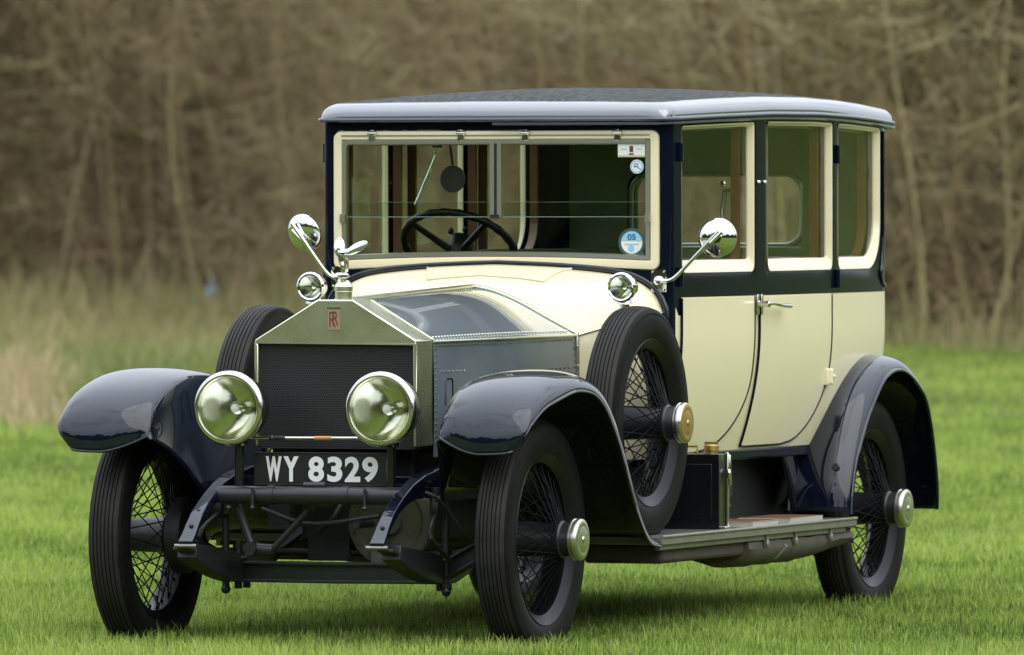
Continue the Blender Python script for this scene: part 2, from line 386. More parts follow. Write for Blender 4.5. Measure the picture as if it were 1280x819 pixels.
ibeam(ax, 0, .018, .07); ibeam(ax, .031, .065, .012); ibeam(ax, -.031, .065, .012)
for sgn in (1, -1):
    ax.tube([(.0, sgn*.595, .31), (.0, sgn*.595, .53)], .026, 14)
    ax.tube([(0, sgn*.56, .42), (0, sgn*.70, .42)], .035, 16)
for sgn in (1, -1): ax.tube([(.05, sgn*.415, .62), (.05, sgn*.415, .235)], .013, 10); ax.ball((.05, sgn*.415, .235), .019, 8)
ax.build('front_axle', satin, car, bevel=.003)
st = MB()
st.tube([(.22, -.318, .575), (.225, -.245, .39)], [.020, .016], 10)
st.tube([(.22, -.02, .535), (.225, -.17, .382)], .012, 10)
st.tube([(.225, -.26, .385), (.225, -.165, .380)], .021, 12); st.tube([(.26, -.243, .385), (.19, -.243, .385)], .024, 14)
st.ball((.225, -.015, .538), .026, 12); st.tube([(.22, -.03, .54), (.22, .05, .545)], .018, 12)
st.build('steering_linkage', satin, car)
fit = MB()
for sgn in (1, -1):
    fit.tube(crom([(.18, sgn*.33, .60), (.14, sgn*.42, .56), (.08, sgn*.48, .46), (.05, sgn*.54, .40)], 14), .007, 8)
    fit.tube([(.10, sgn*.395, .60), (.10, sgn*.395, .50)], .020, 10); fit.lathe([(0, .045), (.025, .045)], (.10, sgn*.395, .53), (0, sgn, 0), 18, True, True)
    for k in range(4): fit.ball((.04+.03*(k % 2), sgn*(.345+.07*(k//2)), .345), .010, 8)
    fit.tube(crom([(.10, sgn*.40, .52), (.25, sgn*.43, .44), (.12, sgn*.46, .34)], 10), .009, 8)
fit.tube(crom([(.12, -.25, .52), (.16, -.05, .47), (.14, .20, .50)], 12), .008, 8)
fit.tube(crom([(.02, .05, .62), (.10, .02, .50), (.05, -.06, .44)], 12), .011, 8)
fit.tube([(.05, .135, .47), (.20, .135, .47)], .014, 10); fit.box((.06, -.2, .50), (.05, .08, .10)); fit.ball((.335, -.29, .53), .011, 8)
fit.build('front_fittings', [grime], car)
tr = MB(); tr.tube([(-.16, -.58, .36), (-.16, .58, .36)], .013, 10)
tr.build('track_rod', grime, car)
eng = MB()
eng.box((-.72, 0, .56), (1.1, .44, .34)); eng.box((-.72, 0, .40), (1.0, .30, .10))
eng.build('engine', grime, car, bevel=.02)
cr = MB()
cr.lathe([(.0, .158), (.03, .158), (.035, .150), (.035, .125), (.028, .120), (.028, .05), (.05, .045), (.05, .02)], (-.16, .135, .47), (1, 0, 0), 40, cap1=True)
cr.box((-.10, .11, .36), (.05, .05, .13)); cr.mi = 1; cr.box((-.17, -.10, .44), (.06, .16, .22)); cr.mi = 0
for k in range(9):
    a = PI*(.65+.11*k); cr.ball((-.122, .135+.137*math.cos(a), .47+.137*math.sin(a)), .007, 6)
cr.build('crankcase', [casting, grime], car, bevel=.004)
gb = MB(); gb.box((-1.7, 0, .50), (.7, .30, .26)); gb.tube([(-2.0, 0, .50), (-3.5, 0, .44)], .045, 14)
gb.lathe([(-.16, .04), (-.13, .10), (-.05, .165), (.05, .165), (.13, .10), (.16, .04)], (-3.65, 0, .42), (0, 1, 0), 24)
gb.tube([(-3.65, -.58, .42), (-3.65, .58, .42)], [.05, .05], 14)
for sgn in (1, -1):
    loft_rect(gb, crom([(-2.95, sgn*.44, .46), (-3.3, sgn*.44, .36), (-3.65, sgn*.44, .335), (-4.0, sgn*.44, .40), (-4.25, sgn*.44, .50)], 16), (.06, .06))
gb.build('transmission', grime, car, bevel=.01)

# ---------------------------------------------------------------- radiator
rad = MB()
hexa = [(-.303, 1.100), (-.303, 1.113), (-.066, 1.254), (.066, 1.254), (.303, 1.113), (.303, 1.100)]
rad.prism([(.05, y, z) for y, z in hexa], (-.168, 0, 0))
for sgn in (1, -1): rad.box((-.034, sgn*.297, .92), (.168, .012, .36))
rad.build('radiator_shell', dullnickel, car, bevel=.004)
rs = bpy.data.objects['radiator_shell']
m = MB(); m.box((-.01, 0, .915), (.07, .582, .37)); m.build('radiator_core', corem, rs, smooth=False)
m = MB(); m.box((.0535, -.002, 1.186), (.007, .046, .074)); m.mi = 1
put_text(m, 'R', (.0575, -.019, 1.158), (0, 1, 0), (0, 0, 1), .024, .054, .0); put_text(m, 'R', (.0578, -.007, 1.164), (0, 1, 0), (0, 0, 1), .022, .050, .0)
m.mi = 2; m.box((.055, -.002, 1.226), (.008, .05, .006)); 
m.build('radiator_badge', [badgem, redm, nickel], rs, smooth=False)
m = MB(); m.lathe([(0, .031), (.030, .031), (.032, .033), (.048, .033), (.050, .031), (.056, .029), (.064, .022), (.070, .016)], (-.035, 0, 1.252), (0, 0, 1), 28, cap1=True)
m.build('filler_cap', dullnickel, rs)
f = MB()
f.ball((-.03, 0, 1.338), (.026, .022, .012), 14)
f.tube(crom([(-.040, 0, 1.335), (-.034, 0, 1.365), (-.022, 0, 1.392), (-.010, 0, 1.410), (.006, 0, 1.424)], 10), [.012, .011, .0105, .011, .013, .0145, .014, .013, .010, .006], 12)
f.ball((.014, 0, 1.434), (.0085, .0075, .0095), 10)
for cen, rad_, ang in ((V(-.020, -.010, 1.438), (.016, .021, .037), -.15), (V(-.030, .052, 1.436), (.013, .017, .043), 1.02)):
    R = Matrix.Rotation(-ang, 3, 'X') @ Matrix.Rotation(-.35, 3, 'Y')
    f.ball(cen, rad_, 16, R)
f.tube([(.004, .0, 1.420), (-.012, .018, 1.422), (-.024, .030, 1.427)], [.009, .010, .008], 8)
f.tube(crom([(-.030, .012, 1.345), (-.034, .016, 1.37), (-.026, .013, 1.40)], 6), [.004, .006, .003]*2, 8)
f.build('winged_figurine', chrome, rs)
tie = MB(); tie.tube([(.25, -.29, .772), (.25, .30, .775)], .0055, 10); tie.mi = 1; tie.tube([(.25, .0, .7735), (.25, .065, .774)], .007, 10)
tie.mi = 2; tie.ball((.25, -.16, .773), .011, 8); tie.tube([(.25, -.17, .773), (.25, -.11, .773)], .008, 8)
tie.build('headlight_tie_bar', [nickel, orange, satin], car)

# ---------------------------------------------------------------- headlights
def headlight(y):
    h = MB(); c = (.245, y, .878)
    h.lathe([(-.075, .0), (-.074, .03), (-.065, .062), (-.04, .092), (0, .112), (.05, .121), (.085, .123)], c, (1, 0, 0), 48)
    h.tube([(.245, y, .76), (.245, y, .56)], .017, 12); h.lathe([(0, .03), (.03, .024)], (.245, y, .745), (0, 0, 1), 16)
    h.tube([(.245, y, .77), (.245, y-.0, .755)], .03, 14)
    o = h.build('headlight', black, car)
    r = MB(); r.lathe([(.078, .1235), (.082, .129), (.092, .1315), (.104, .131), (.113, .126), (.117, .119), (.116, .112), (.110, .1075), (.100, .106)], c, (1, 0, 0), 56)
    r.build('rim', nickel, o)
    r = MB(); prof = [(.098-.118*(1-(q/.107)**2), q) for q in [.107*k/14 for k in range(14, -1, -1)]]
    r.lathe(prof, c, (1, 0, 0), 48); r.build('reflector', mats_refl, o)
    g = MB(); g.lathe([(.106+.006*(1-(q/.108)**2), q) for q in [.108*k/8 for k in range(8, -1, -1)]], c, (1, 0, 0), 48); g.build('lens', glass, o)
    b = MB(); b.tube([(.245-.01, y, .878), (.245+.03, y, .878)], .010, 10); b.mi = 1; b.ball((.245+.042, y, .878), .016, 14); b.build('bulb', [nickel, white], o)
mats_refl = mat('reflector_silver', (.86, .85, .75), .13, 1)
for y in (-.284, .284): headlight(y)
for sgn in (1, -1):
    l = MB(); c = (-1.265, sgn*.602, 1.286)
    l.lathe([(-.085, 0), (-.083, .022), (-.07, .036), (-.04, .045), (.0, .048)], c, (1, 0, 0), 32)
    l.tube([(-1.285, sgn*.602, 1.245), (-1.285, sgn*.602, 1.16)], [.018, .022], 12); l.lathe([(0, .03), (.02, .026)], (-1.285, sgn*.602, 1.225), (0, 0, 1), 14)
    o = l.build('scuttle_lamp', nickel, car)
    r = MB(); r.lathe([(-.002, .048), (.004, .054), (.014, .054), (.02, .048), (.018, .042)], c, (1, 0, 0), 36); r.build('rim', chrome, o)
    r = MB(); r.lathe([(.012-.05*(1-(q/.043)**2), q) for q in [.043*k/10 for k in range(10, -1, -1)]], c, (1, 0, 0), 32); r.build('reflector', mats_refl, o)
    g = MB(); g.lathe([(.014+.006*(1-(q/.043)**2), q) for q in [.043*k/6 for k in range(6, -1, -1)]], c, (1, 0, 0), 32); g.build('lens', glass, o)

# ---------------------------------------------------------------- number plate
p = MB(); p.box((.200, .0145, .664), (.006, .522, .113)); p.mi = 1
for a, b in (((-.249, .606), (.278, .610)), ((-.249, .718), (.278, .722))): p.box((.201, .0145, (a[1]+b[1])/2), (.010, .526, .004))
pl = p.build('number_plate', [plateblk, satin], car, bevel=.001)
pm = MB()
def pxy(px): return -.246+(px-318)*.003-.050
PLX = .2045
for chx, a, b in (('W', 332.8, 352.7), ('Y', 355, 374), ('8', 386, 405.8), ('3', 409.8, 428.6), ('2', 431.6, 451), ('9', 453.4, 473.2)):
    ya = -.246+(a-318)*.003; yb = -.246+(b-318)*.003
    put_text(pm, chx, (PLX, ya, .6195), (0, 1, 0), (0, 0, 1), yb-ya, .0885, .05 if chx in 'WY' else .036)
pm.build('lettering', white, pl, smooth=False)
for y in (-.20, .22):
    q = MB(); q.box((.190, y, .60), (.012, .025, .05)); q.build('bracket', satin, pl)

# ---------------------------------------------------------------- bonnet
def half_section(kind, N_=28):
    if kind == 'front': return [(.303, .74), (.303, 1.109), (.066, 1.250), (0, 1.2505)]
    return None
def bonnet_section(t):
    # t 0 at the radiator, 1 at the scuttle; returns points from the shoulder to the crown
    n = 24; out = []
    rear = crom([V(.398, 1.115, 0), V(.300, 1.165, 0), V(.180, 1.228, 0), V(.085, 1.266, 0), V(0, 1.284, 0)], n)
    for i in range(n):
        q = i/(n-1)
        fy, fz = (.303+(.066-.303)*q/.8, 1.109+(1.250-1.109)*q/.8) if q < .8 else (.066*(1-(q-.8)/.2), 1.2505)
        e = t
        bulge = .022*math.sin(PI*t)*math.sin(PI*min(q*1.1, 1))
        out.append((fy+(rear[i].x-fy)*e, fz+(rear[i].y-fz)*e+bulge))
    return out
top = MB(); nx = 26; X0, X1 = -.120, -1.335
rows = [[(X0+(X1-X0)*i/(nx-1), y, z) for y, z in bonnet_section(i/(nx-1))] for i in range(nx)]
top.grid(rows); top.mirror(); top.mi = 1
for i in range(48):
    t = .02+i/48*.96; sec = bonnet_section(t); y, z = sec[1]; x = X0+(X1-X0)*t
    for sgn in (1, -1): top.ball((x, sgn*(y+.002), z+.004), .0044, 6)
bon = top.build('bonnet_top', [alum, nickel], car, angle=60)
hg = MB(); cl = [Vector((X0+(X1-X0)*i/20, 0, bonnet_section(i/20)[-1][1]+.004)) for i in range(21)]
hg.tube(cl, .009, 10); hg.mi = 1
for i in range(60):
    t = i/59
    sec = bonnet_section(t); x = X0+(X1-X0)*t
    z1 = np.interp(-.021, [-q[0] for q in sec], [q[1] for q in sec])
    for sgn in (1, -1): hg.ball((x, sgn*.021, z1+.001), .0032, 6)
hg.build('hinge', [dullnickel, nickel], bon)
for sgn in (1, -1):
    s = MB(); rows = []
    for i in range(16):
        t = i/15; y = .303+(.398-.303)*t; x = X0+(X1-X0)*t; z1 = 1.104+(1.110-1.104)*t
        rows.append([(x, sgn*(y+.004*math.sin(PI*j/6)), .70+(z1-.70)*j/6) for j in range(7)])
    s.grid(rows); s.mi = 1
    edge = [(X0+(X1-X0)*i/15, sgn*(.303+(.095)*i/15+.003), 1.106+.006*i/15) for i in range(16)]
    s.mi = 2; s.tube(edge, .0055, 8); s.mi = 1
    def sp(t, z): return (X0+(X1-X0)*t, sgn*(.303+.095*t+.0045), z)
    for i in range(50): s.ball(sp(.015+i/50*.97, 1.090+.006*i/50), .0038, 6)
    for i in range(16): s.ball(sp(.012, 1.08-i*.022), .0038, 6); s.ball(sp(.985, 1.085-i*.022), .0038, 6)
    for i in range(7): s.ball(sp(.05+i*.026, 1.0), .004, 6); s.ball(sp(.76+i*.03, .995), .004, 6)
    s.mi = 3
    for t0 in (.10, .93):
        loop = [sp(t0-.025, .88), sp(t0-.025, .965), sp(t0-.018, .975), sp(t0+.018, .975), sp(t0+.025, .965), sp(t0+.025, .88)]
        s.tube(loop, .0035, 8)
    s.build('bonnet_side', [alum2, nickel, dullnickel, satin], car, solid=0)
rf = MB(); rows = [[(-.119-.0*q, y*1.0+.004, z+.003), (-.142, y*1.0+.004, z+.003)] for q, (y, z) in enumerate(bonnet_section(0))]
rf.grid(rows); rf.mirror(); rf.build('radiator_trim', dullnickel, car, solid=.002)

# ---------------------------------------------------------------- scuttle
def sc_section(t):
    n = 22; m_ = 8
    A = [(.400, .66+(1.113-.66)*i/m_) for i in range(m_)]+[(v.x, v.y) for v in crom([V(.400, 1.117, 0), V(.300, 1.168, 0), V(.180, 1.231, 0), V(.085, 1.269, 0), V(0, 1.288, 0)], n)]
    B = [(.650, .66+(1.19-.66)*i/m_) for i in range(m_)]+[(v.x, v.y) for v in crom([V(.648, 1.195, 0), V(.618, 1.255, 0), V(.555, 1.302, 0), V(.46, 1.330, 0), V(.26, 1.350, 0), V(0, 1.361, 0)], n)]
    e = math.sin(t*PI/2)**.85; out = []
    for a, b in zip(A, B): out.append((a[0]+(b[0]-a[0])*e, a[1]+(b[1]-a[1])*e))
    return out
sX0, sX1 = -1.345, -1.575
s = MB(); s.grid([[(sX0+(sX1-sX0)*i/14, y, z) for y, z in sc_section(i/14)] for i in range(15)]); s.mirror()
scut = s.build('scuttle', cream, car, angle=70)
tr = MB(); sec = sc_section(0); pth = [(sX0+.006, y+.002, z+.002) for y, z in sec]
pth = pth+[(x, -y, z) for x, y, z in reversed(pth[:-1])]
tr.tube(pth, .007, 8); tr.mi = 0
for sgn in (1, -1):
    tr.tube([(sX0-(.23)*i/8, sgn*(np.interp(i/8, [0, 1], [0, 1])*0+sc_section(i/8)[8][0]+.004), sc_section(i/8)[8][1]-.004+.0*i) for i in range(9)], .006, 8)
    for z in (.80, .90, 1.0, 1.07): tr.ball((sX0+.012, sgn*.405, z), .006, 6)
tr.build('scuttle_trim', dullnickel, scut)
fl = MB()
def sct(t, y):
    sec = sc_section(t); ys_ = [q[0] for q in sec][::-1]; zs_ = [q[1] for q in sec][::-1]
    return float(np.interp(abs(y), ys_, zs_))
rows = []
for i in range(9):
    t = .30+.62*i/8; hwid = .225+.055*i/8
    rows.append([(sX0+(sX1-sX0)*t, hwid*(j/10-1)+.02, sct(t, hwid*(j/10-1)+.02)+.006) for j in range(21)])
fl.grid(rows); edge = [rows[-1][0]]+[r[0] for r in rows[-2::-1]]+rows[0][1:]+[r[-1] for r in rows[1:]]
edge = [r[0] for r in rows[::-1]]+rows[0][1:]+[r[-1] for r in rows[1:]]
fl.tube([(a, b, c-.002) for a, b, c in edge], .0045, 8)
fl.build('scuttle_vent', cream, scut, angle=60)

# ---------------------------------------------------------------- body shell
cf = np.polyfit([-1.61, -1.8, -2.1, -2.4, -2.9, -3.3, -3.6, -3.87], [.681, .698, .722, .738, .752, .752, .745, .730], 3)
def ysd(x): return float(np.polyval(cf, x))
def tuck(z): return 0.0 if z >= 1.12 else .078*((1.12-z)/.43)**1.9
XC, RC = -3.87, .21; YC = ysd(XC)-RC; XR = XC-RC
def perim(z, off=0.0, xs=None, corner=10):
    pts = []; tk = tuck(z)-off
    for x in (xs if xs is not None else np.linspace(-1.615, XC, 30)): pts.append((float(x), ysd(x)-tk))
    for k in range(1, corner+1):
        a = PI/2+PI/2*k/corner; r = RC-tk
        pts.append((XC+r*math.cos(a), YC+r*math.sin(a)))
    for k in range(1, 7): pts.append((XR+tk-.012*math.sin(PI/2*k/6), YC*(1-k/6)))
    return pts
ZT = lambda x: float(np.interp(x, [-4.1, -3.7, -3.4, -3.0, -2.5, -2.0, -1.5], [1.884, 1.900, 1.909, 1.916, 1.915, 1.904, 1.890]))
b = MB()
zz = list(np.linspace(.66, 1.245, 16))
b.grid([[(x, y, z) for x, y in perim(z)] for z in zz]); b.mirror()
body = b.build('body', cream, car, angle=60)
# navy sill below the cream
for sgn in (1, -1):
    sl = MB(); sl.grid([[(x, sgn*(y+.004), z) for x, y in perim(max(z, .66), 0, np.linspace(-1.58, -3.4, 20), 1)[:20]] for z in (.635, .648, .662, .672)])
    sl.build('sill', navy2, body, solid=.01)
def rr(x0, x1, z0, z1, r, n=7, ztopf=None):
    # rounded loop, order: lower front -> lower rear -> upper rear -> upper front; r = radii in that order
    P = []
    cs = [(x0, z0, r[0], PI, 1.5*PI), (x1, z0, r[1], 1.5*PI, 2*PI), (x1, z1, r[2], 0, PI/2), (x0, z1, r[3], PI/2, PI)]
    sx = 1 if x1 > x0 else -1
    for k, (cx, cz, q, a0, a1) in enumerate(cs):
        ox = cx+(q*sx if k in (0, 3) else -q*sx); oz = cz+(q if k < 2 else -q)
        for i in range(n+1):
            a = a0+(a1-a0)*i/n; P.append((ox+q*math.cos(a)*sx, oz+q*math.sin(a)))
        c2 = cs[(k+1) % 4]
        # straight run to the next corner
        nxc = c2[0]+(c2[2]*sx if (k+1) % 4 in (0, 3) else -c2[2]*sx); nzc = c2[1]+(c2[2] if (k+1) % 4 < 2 else -c2[2])
        a = c2[3]; q2 = (nxc+c2[2]*math.cos(a)*sx, nzc+c2[2]*math.sin(a)); q1 = P[-1]
        for i in range(1, 8): P.append((q1[0]+(q2[0]-q1[0])*i/8, q1[1]+(q2[1]-q1[1])*i/8))
    return P
def ray_rect(c, p, x0, x1, z0, z1):
    dx, dz = p[0]-c[0], p[1]-c[1]; t = 1e9
    if abs(dx) > 1e-9: t = min(t, ((x1 if dx > 0 else x0)-c[0])/dx)
    if abs(dz) > 1e-9: t = min(t, ((z1 if dz > 0 else z0)-c[1])/dz)
    return (c[0]+dx*t, c[1]+dz*t)
def snap_corners(L_, x0, x1, z0, z1):
    L_ = list(L_)
    for c in ((x0, z0), (x1, z0), (x1, z1), (x0, z1)):
        i = min(range(len(L_)), key=lambda k: (L_[k][0]-c[0])**2+(L_[k][1]-c[1])**2); L_[i] = c
    return L_
def Pn(x, z, off, sgn):
    d = (ysd(x+.01)-ysd(x-.01))/.02; n = Vector((-d, 1, 0)).normalized(); y = ysd(x)-tuck(z)
    return Vector((x+n.x*off, sgn*(y+n.y*off), z))
def topfix(L_, z1, ref):
    # let the upper edge follow the roof line
    return [(x, z+(ZT(x)-ref)*max(0, min(1, (z-1.5)/(z1-1.5)))) for x, z in L_]
WIN = [dict(b=(-2.408, -1.615), w=(-2.342, -1.668), r=(.03, .03, .012, .012)),
       dict(b=(-3.232, -2.408), w=(-3.197, -2.475), r=(.03, .03, .012, .012)),
       dict(b=(-3.87, -3.232), w=(-3.835, -3.268), r=(.03, .17, .02, .012))]
ZREF = 1.915
def window_set(i, sgn, parent):
    W_ = WIN[i]; x0, x1 = W_['w']; zb, zt = 1.332, 1.893
    fx, rx = x1, x0        # front (larger x) and rear
    hole = topfix(rr(fx, rx, zb, zt, W_['r']), zt, ZREF)
    bx0, bx1 = W_['b']; c = ((fx+rx)/2, 1.60)
    outer = snap_corners([ray_rect(c, p, bx0, bx1, 1.245, ZREF+.012) for p in hole], bx0, bx1, 1.245, ZREF+.012)
    outer = topfix(outer, ZREF+.012, ZREF)
    P = MB(); rows = []
    for k in range(5):
        t = k/4; rows.append([Pn(a[0]+(h[0]-a[0])*t, a[1]+(h[1]-a[1])*t, 0 if k < 4 else -.004, sgn) for a, h in zip(outer, hole)])
    rows.append([Pn(h[0], h[1], -.022, sgn) for h in hole])
    P.grid(rows, cv=True)
    up_ = P.build('upper_panel', navy2, parent, angle=50)
    F = MB()
    def ins(b_, t_, f_, r_, rad): return topfix(rr(fx-f_, rx+r_, zb+b_, zt-t_, rad), zt, ZREF)
    rd = W_['r']; big = i == 2
    L1 = [Pn(x, z, .002, sgn) for x, z in ins(.003, .003, .002, .003, rd)]
    L2 = [Pn(x, z, .000, sgn) for x, z in ins(.010, .008, .004, .008, rd)]
    L3 = [Pn(x, z, -.016, sgn) for x, z in ins(.045, .016, .010, .016, (.012, .15 if big else .012, .01, .01))]
    L4 = [Pn(x, z, -.018, sgn) for x, z in ins(.048, .018, .011, .017, (.012, .148 if big else .012, .01, .01))]
    L5 = [Pn(x, z, -.026, sgn) for x, z in ins(.048, .018, .011, .017, (.012, .148 if big else .012, .01, .01))]
    F.grid([L1, L2, L3, L4, L5], cv=True)
    F.build('window_frame', cream, parent, angle=30)
    g = ins(.047, .017, .0105, .0165, (.012, .148 if big else .012, .01, .01))
    G = MB(); G.add([Pn(x, z, -.022, sgn) for x, z in g], [list(range(len(g)))]); G.build('window_glass', glass, parent, smooth=False)
    Wd = MB()
    a = ins(.044, .014, .008, .014, (.012, .148 if big else .012, .01, .01)); q = ins(.052, .026, .026, .030, (.01, .13 if big else .01, .01, .01))
    Wd.grid([[Pn(x, z, -.050, sgn) for x, z in a], [Pn(x, z, -.050, sgn) for x, z in q], [Pn(x, z, -.082, sgn) for x, z in q], [Pn(x, z, -.082, sgn) for x, z in a]], cu=True, cv=True)
    Wd.build('window_surround', wood, parent, angle=30)
def door_panel(xl, xrf, z0, z1, sgn, name_seam=True):
    D = MB(); rows = []; zs = [z0+(z1-z0)*(1-math.cos(PI/2*k/18)) if False else z0+(z1-z0)*(k/18)**1.5 for k in range(19)]
    for z in zs:
        a, b_ = xl, xrf(z); rows.append([Pn(a+(b_-a)*j/14, z, .007, sgn) for j in range(15)])
    back = [[Vector(p)-Vector((0, sgn*.012, 0)) for p in r] for r in rows]
    D.grid(rows)
    D.grid([[r[0] for r in rows], [r[0] for r in back]]); D.grid([[r[-1] for r in rows], [r[-1] for r in back]]); D.grid([rows[0], back[0]]); D.grid([rows[-1], back[-1]])
    o = D.build('door', cream, car, angle=50)
    Sm = MB(); e = .004
    path = [Pn(xl+e, z, .006, sgn) for z in reversed(zs)]+[Pn(xl+(xrf(z0)-xl)*j/10, z0-e, .004, sgn) for j in range(1, 10)]+[Pn(xrf(z)-e, z, .006, sgn) for z in zs]
    Sm.tube(path, .0047, 8); Sm.build('door_seam', navy2, o)
    return o
def xr_front(z): return -2.326 if z >= .96 else -2.326+.36*(1-math.sqrt(max(0, 1-((.96-z)/.285)**2)))
def xr_rear(z): return -3.168 if z >= 1.0 else -3.168+.34*(1-math.sqrt(max(0, 1-((1.0-z)/.312)**2)))
for sgn in (1, -1):
    d1 = door_panel(-1.662, xr_front, .675, 1.243, sgn)
    window_set(0, sgn, d1)
    d2 = door_panel(-2.386, xr_rear, .688, 1.243, sgn)
    window_set(1, sgn, d2)
    window_set(2, sgn, body)
    h = MB(); y = ysd(-2.38)
    h.box((-2.348, sgn*(y+.010), 1.212), (.020, .008, .075)); h.box((-2.392, sgn*(y+.010), 1.212), (.018, .008, .075))
    h.lathe([(0, .014), (.03, .011), (.042, .013), (.046, .010)], (-2.352, sgn*(y+.012), 1.214), (0, sgn, 0), 14, cap1=True)
    h.tube(crom([(-2.345, sgn*(y+.050), 1.216), (-2.42, sgn*(y+.054), 1.215), (-2.50, sgn*(y+.056), 1.207), (-2.60, sgn*(y+.050), 1.204)], 10), [.010, .011, .010, .009, .011, .009, .010, .011, .012, .012], 12, flat=.8)
    h.build('door_handle', nickel, d2, bevel=.002)
    g = MB(); g.box((-3.172, sgn*(ysd(-3.17)+.008-tuck(.93)), .93), (.075, .022, .062)); g.tube([(-3.165, sgn*(ysd(-3.17)+.02-tuck(.93)), .905), (-3.165, sgn*(ysd(-3.17)+.02-tuck(.93)), .958)], .010, 10)
    g.box((-3.185, sgn*(ysd(-3.17)+.022-tuck(.93)), .932), (.05, .014, .012)); g.build('door_hinge', cream, d2, bevel=.003)
    for x, z, dd in ((-1.640, 1.775, d1), (-1.640, 1.32, d1), (-3.236, 1.77, d2), (-3.236, 1.30, d2)):
        g = MB(); g.tube([(x, sgn*(ysd(x)+.008), z-.035), (x, sgn*(ysd(x)+.008), z+.035)], .011, 10); g.box((x-.012, sgn*(ysd(x)+.003), z), (.03, .012, .05)); g.build('door_hinge', navy2, dd, bevel=.002)
    for wx, dd in ((-2.375, d1), (-2.437, d2)):
        q = MB(); q.ball((wx, sgn*(ysd(wx)+.004), 1.665), .009, 8); q.build('window_stop', nickel, dd)
    # navy front pillar
    pil = MB(); rows = []
    prof = [(-1.575, .640), (-1.576, .652)]+[(-1.606+.030*math.cos(a), .651+.030*math.sin(a)) for a in np.linspace(0, PI/2, 7)]+[(-1.640, ysd(-1.64)+.001), (-1.664, ysd(-1.664)+.001)]
    for z in (.66, 1.0, 1.24, 1.5, 1.75, 1.895): rows.append([(x, sgn*(y-tuck(z)*.6), z) for x, y in prof])
    pil.grid(rows); pil.build('front_pillar', navy2, body, angle=50)
    # rear quarter, corner and half of the back
    rq = MB(); rows = []
    pr = perim(1.3)[29:]
    for k in range(9):
        z = 1.245+(1.90-1.245)*k/8; rows.append([(x, sgn*y, z if k < 8 else ZT(x)+.01) for x, y in pr if y > .449])
    rq.grid(rows); rq.build('rear_quarter', navy2, body, angle=50)
    bd = MB(); bd.tube(crom([Pn(-3.868, 1.86, .004, sgn), Pn(-3.868, 1.6, .004, sgn), Pn(-3.865, 1.45, .004, sgn), Pn(-3.85, 1.36, .004, sgn), Pn(-3.835, 1.318, .005, sgn), V(-3.86, sgn*(YC+RC+.003), 1.285), V(-3.90, sgn*(YC+RC*math.cos(.143)+.003), 1.268), V(-3.94, sgn*(YC+RC*math.cos(.34)+.003), 1.264)], 40), .006, 8)
    bd.build('coach_bead', navy, body)
# back panel with its window
bk = MB(); yk = [q for q in perim(1.3) if q[1] <= .449+.01]
hole = rr(-.34, .34, 1.43, 1.685, (.06, .06, .06, .06)); ob = snap_corners([ray_rect((0, 1.56), p, -.46, .46, 1.245, 1.893) for p in hole], -.46, .46, 1.245, 1.893)
XB = lambda y: XR-.012*math.cos(min(1, abs(y)/.52)*PI/2)
bk.grid([[(XB(y), y, z) for y, z in ob], [(XB(y), y, z) for y, z in [((a[0]+h[0])/2, (a[1]+h[1])/2) for a, h in zip(ob, hole)]], [(XB(y), y, z) for y, z in hole], [(XB(y)+.04, y, z) for y, z in hole]], cv=True)
bk.build('back_panel', navy2, body)
g = MB(); g.add([(XR+.01, y, z) for y, z in hole], [list(range(len(hole)))]); g.build('rear_window', glass, body, smooth=False)
rim_ = MB(); rim_.tube([(XR+.045, y, z) for y, z in rr(-.35, .35, 1.42, 1.695, (.07, .07, .07, .07))], .010, 8, closed=True); rim_.build('rear_window_surround', mat('pale_metal', (.45, .48, .42), .35, .8), body)
# inner lining and floor
ln = MB()
ln.grid([[(x, y-.0, z) for x, y in perim(1.3, -.088)] for z in (.70, 1.0, 1.36)]); ln.mirror()
ln.build('inner_lining', lining, body)
ln = MB(); ys_ = np.linspace(-.455, .455, 3)
hl = rr(-.36, .36, 1.41, 1.705, (.06, .06, .06, .06)); ol = snap_corners([ray_rect((0, 1.56), p, -.60, .60, 1.36, 1.88) for p in hl], -.6, .6, 1.36, 1.88)
ln.grid([[(XR+.06, y, z) for y, z in ol], [(XR+.06, y, z) for y, z in hl]], cv=True); ln.build('rear_lining', lining, body)
fl = MB(); fl.box((-2.78, 0, .67), (2.4, 1.18, .03)); fl.build('floor', mat('grey_carpet', (.10, .11, .09), .9), body)
hd = MB(); hd.box((-2.80, 0, 1.902), (2.36, 1.30, .012)); hd.build('headlining', mat('pale_headlining', (.42, .42, .34), .9), body)

# ---------------------------------------------------------------- windscreen
fp = MB(); ZA = lambda y: 1.345+.016*(1-(y/.64)**2)
def arch(L_): return [(y, z+(.016*(1-(y/.64)**2) if z < 1.45 else 0)) for y, z in L_]
hole = arch(rr(-.637, .637, 1.342, 1.858, (.035, .035, .03, .03)))
outer = snap_corners([ray_rect((0, 1.6), p, -.652, .652, .9, 1.893) for p in rr(-.637, .637, 1.342, 1.858, (.035, .035, .03, .03))], -.652, .652, .9, 1.893)
fp.grid([[(-1.576, y, z) for y, z in outer], [(-1.576, y, z) for y, z in hole], [(-1.60, y, z) for y, z in hole]], cv=True)
fp.build('front_panel', navy2, body, angle=40)
ml = MB()
sec = sc_section(1); pth = [(-1.571, y+.012, z+.012) for y, z in sec[6:]]; pth += [(x, -y, z) for x, y, z in reversed(pth[:-1])]
ml.tube(pth, .011, 10); ml.build('scuttle_moulding', navy, body)
ws = MB()
def wl(d, x, r=.03): return [(x, y, z) for y, z in arch(rr(-.634+d, .634-d, 1.345+d, 1.855-d, (max(.004, r-d), max(.004, r-d), max(.004, r-d*.8), max(.004, r-d*.8))))]
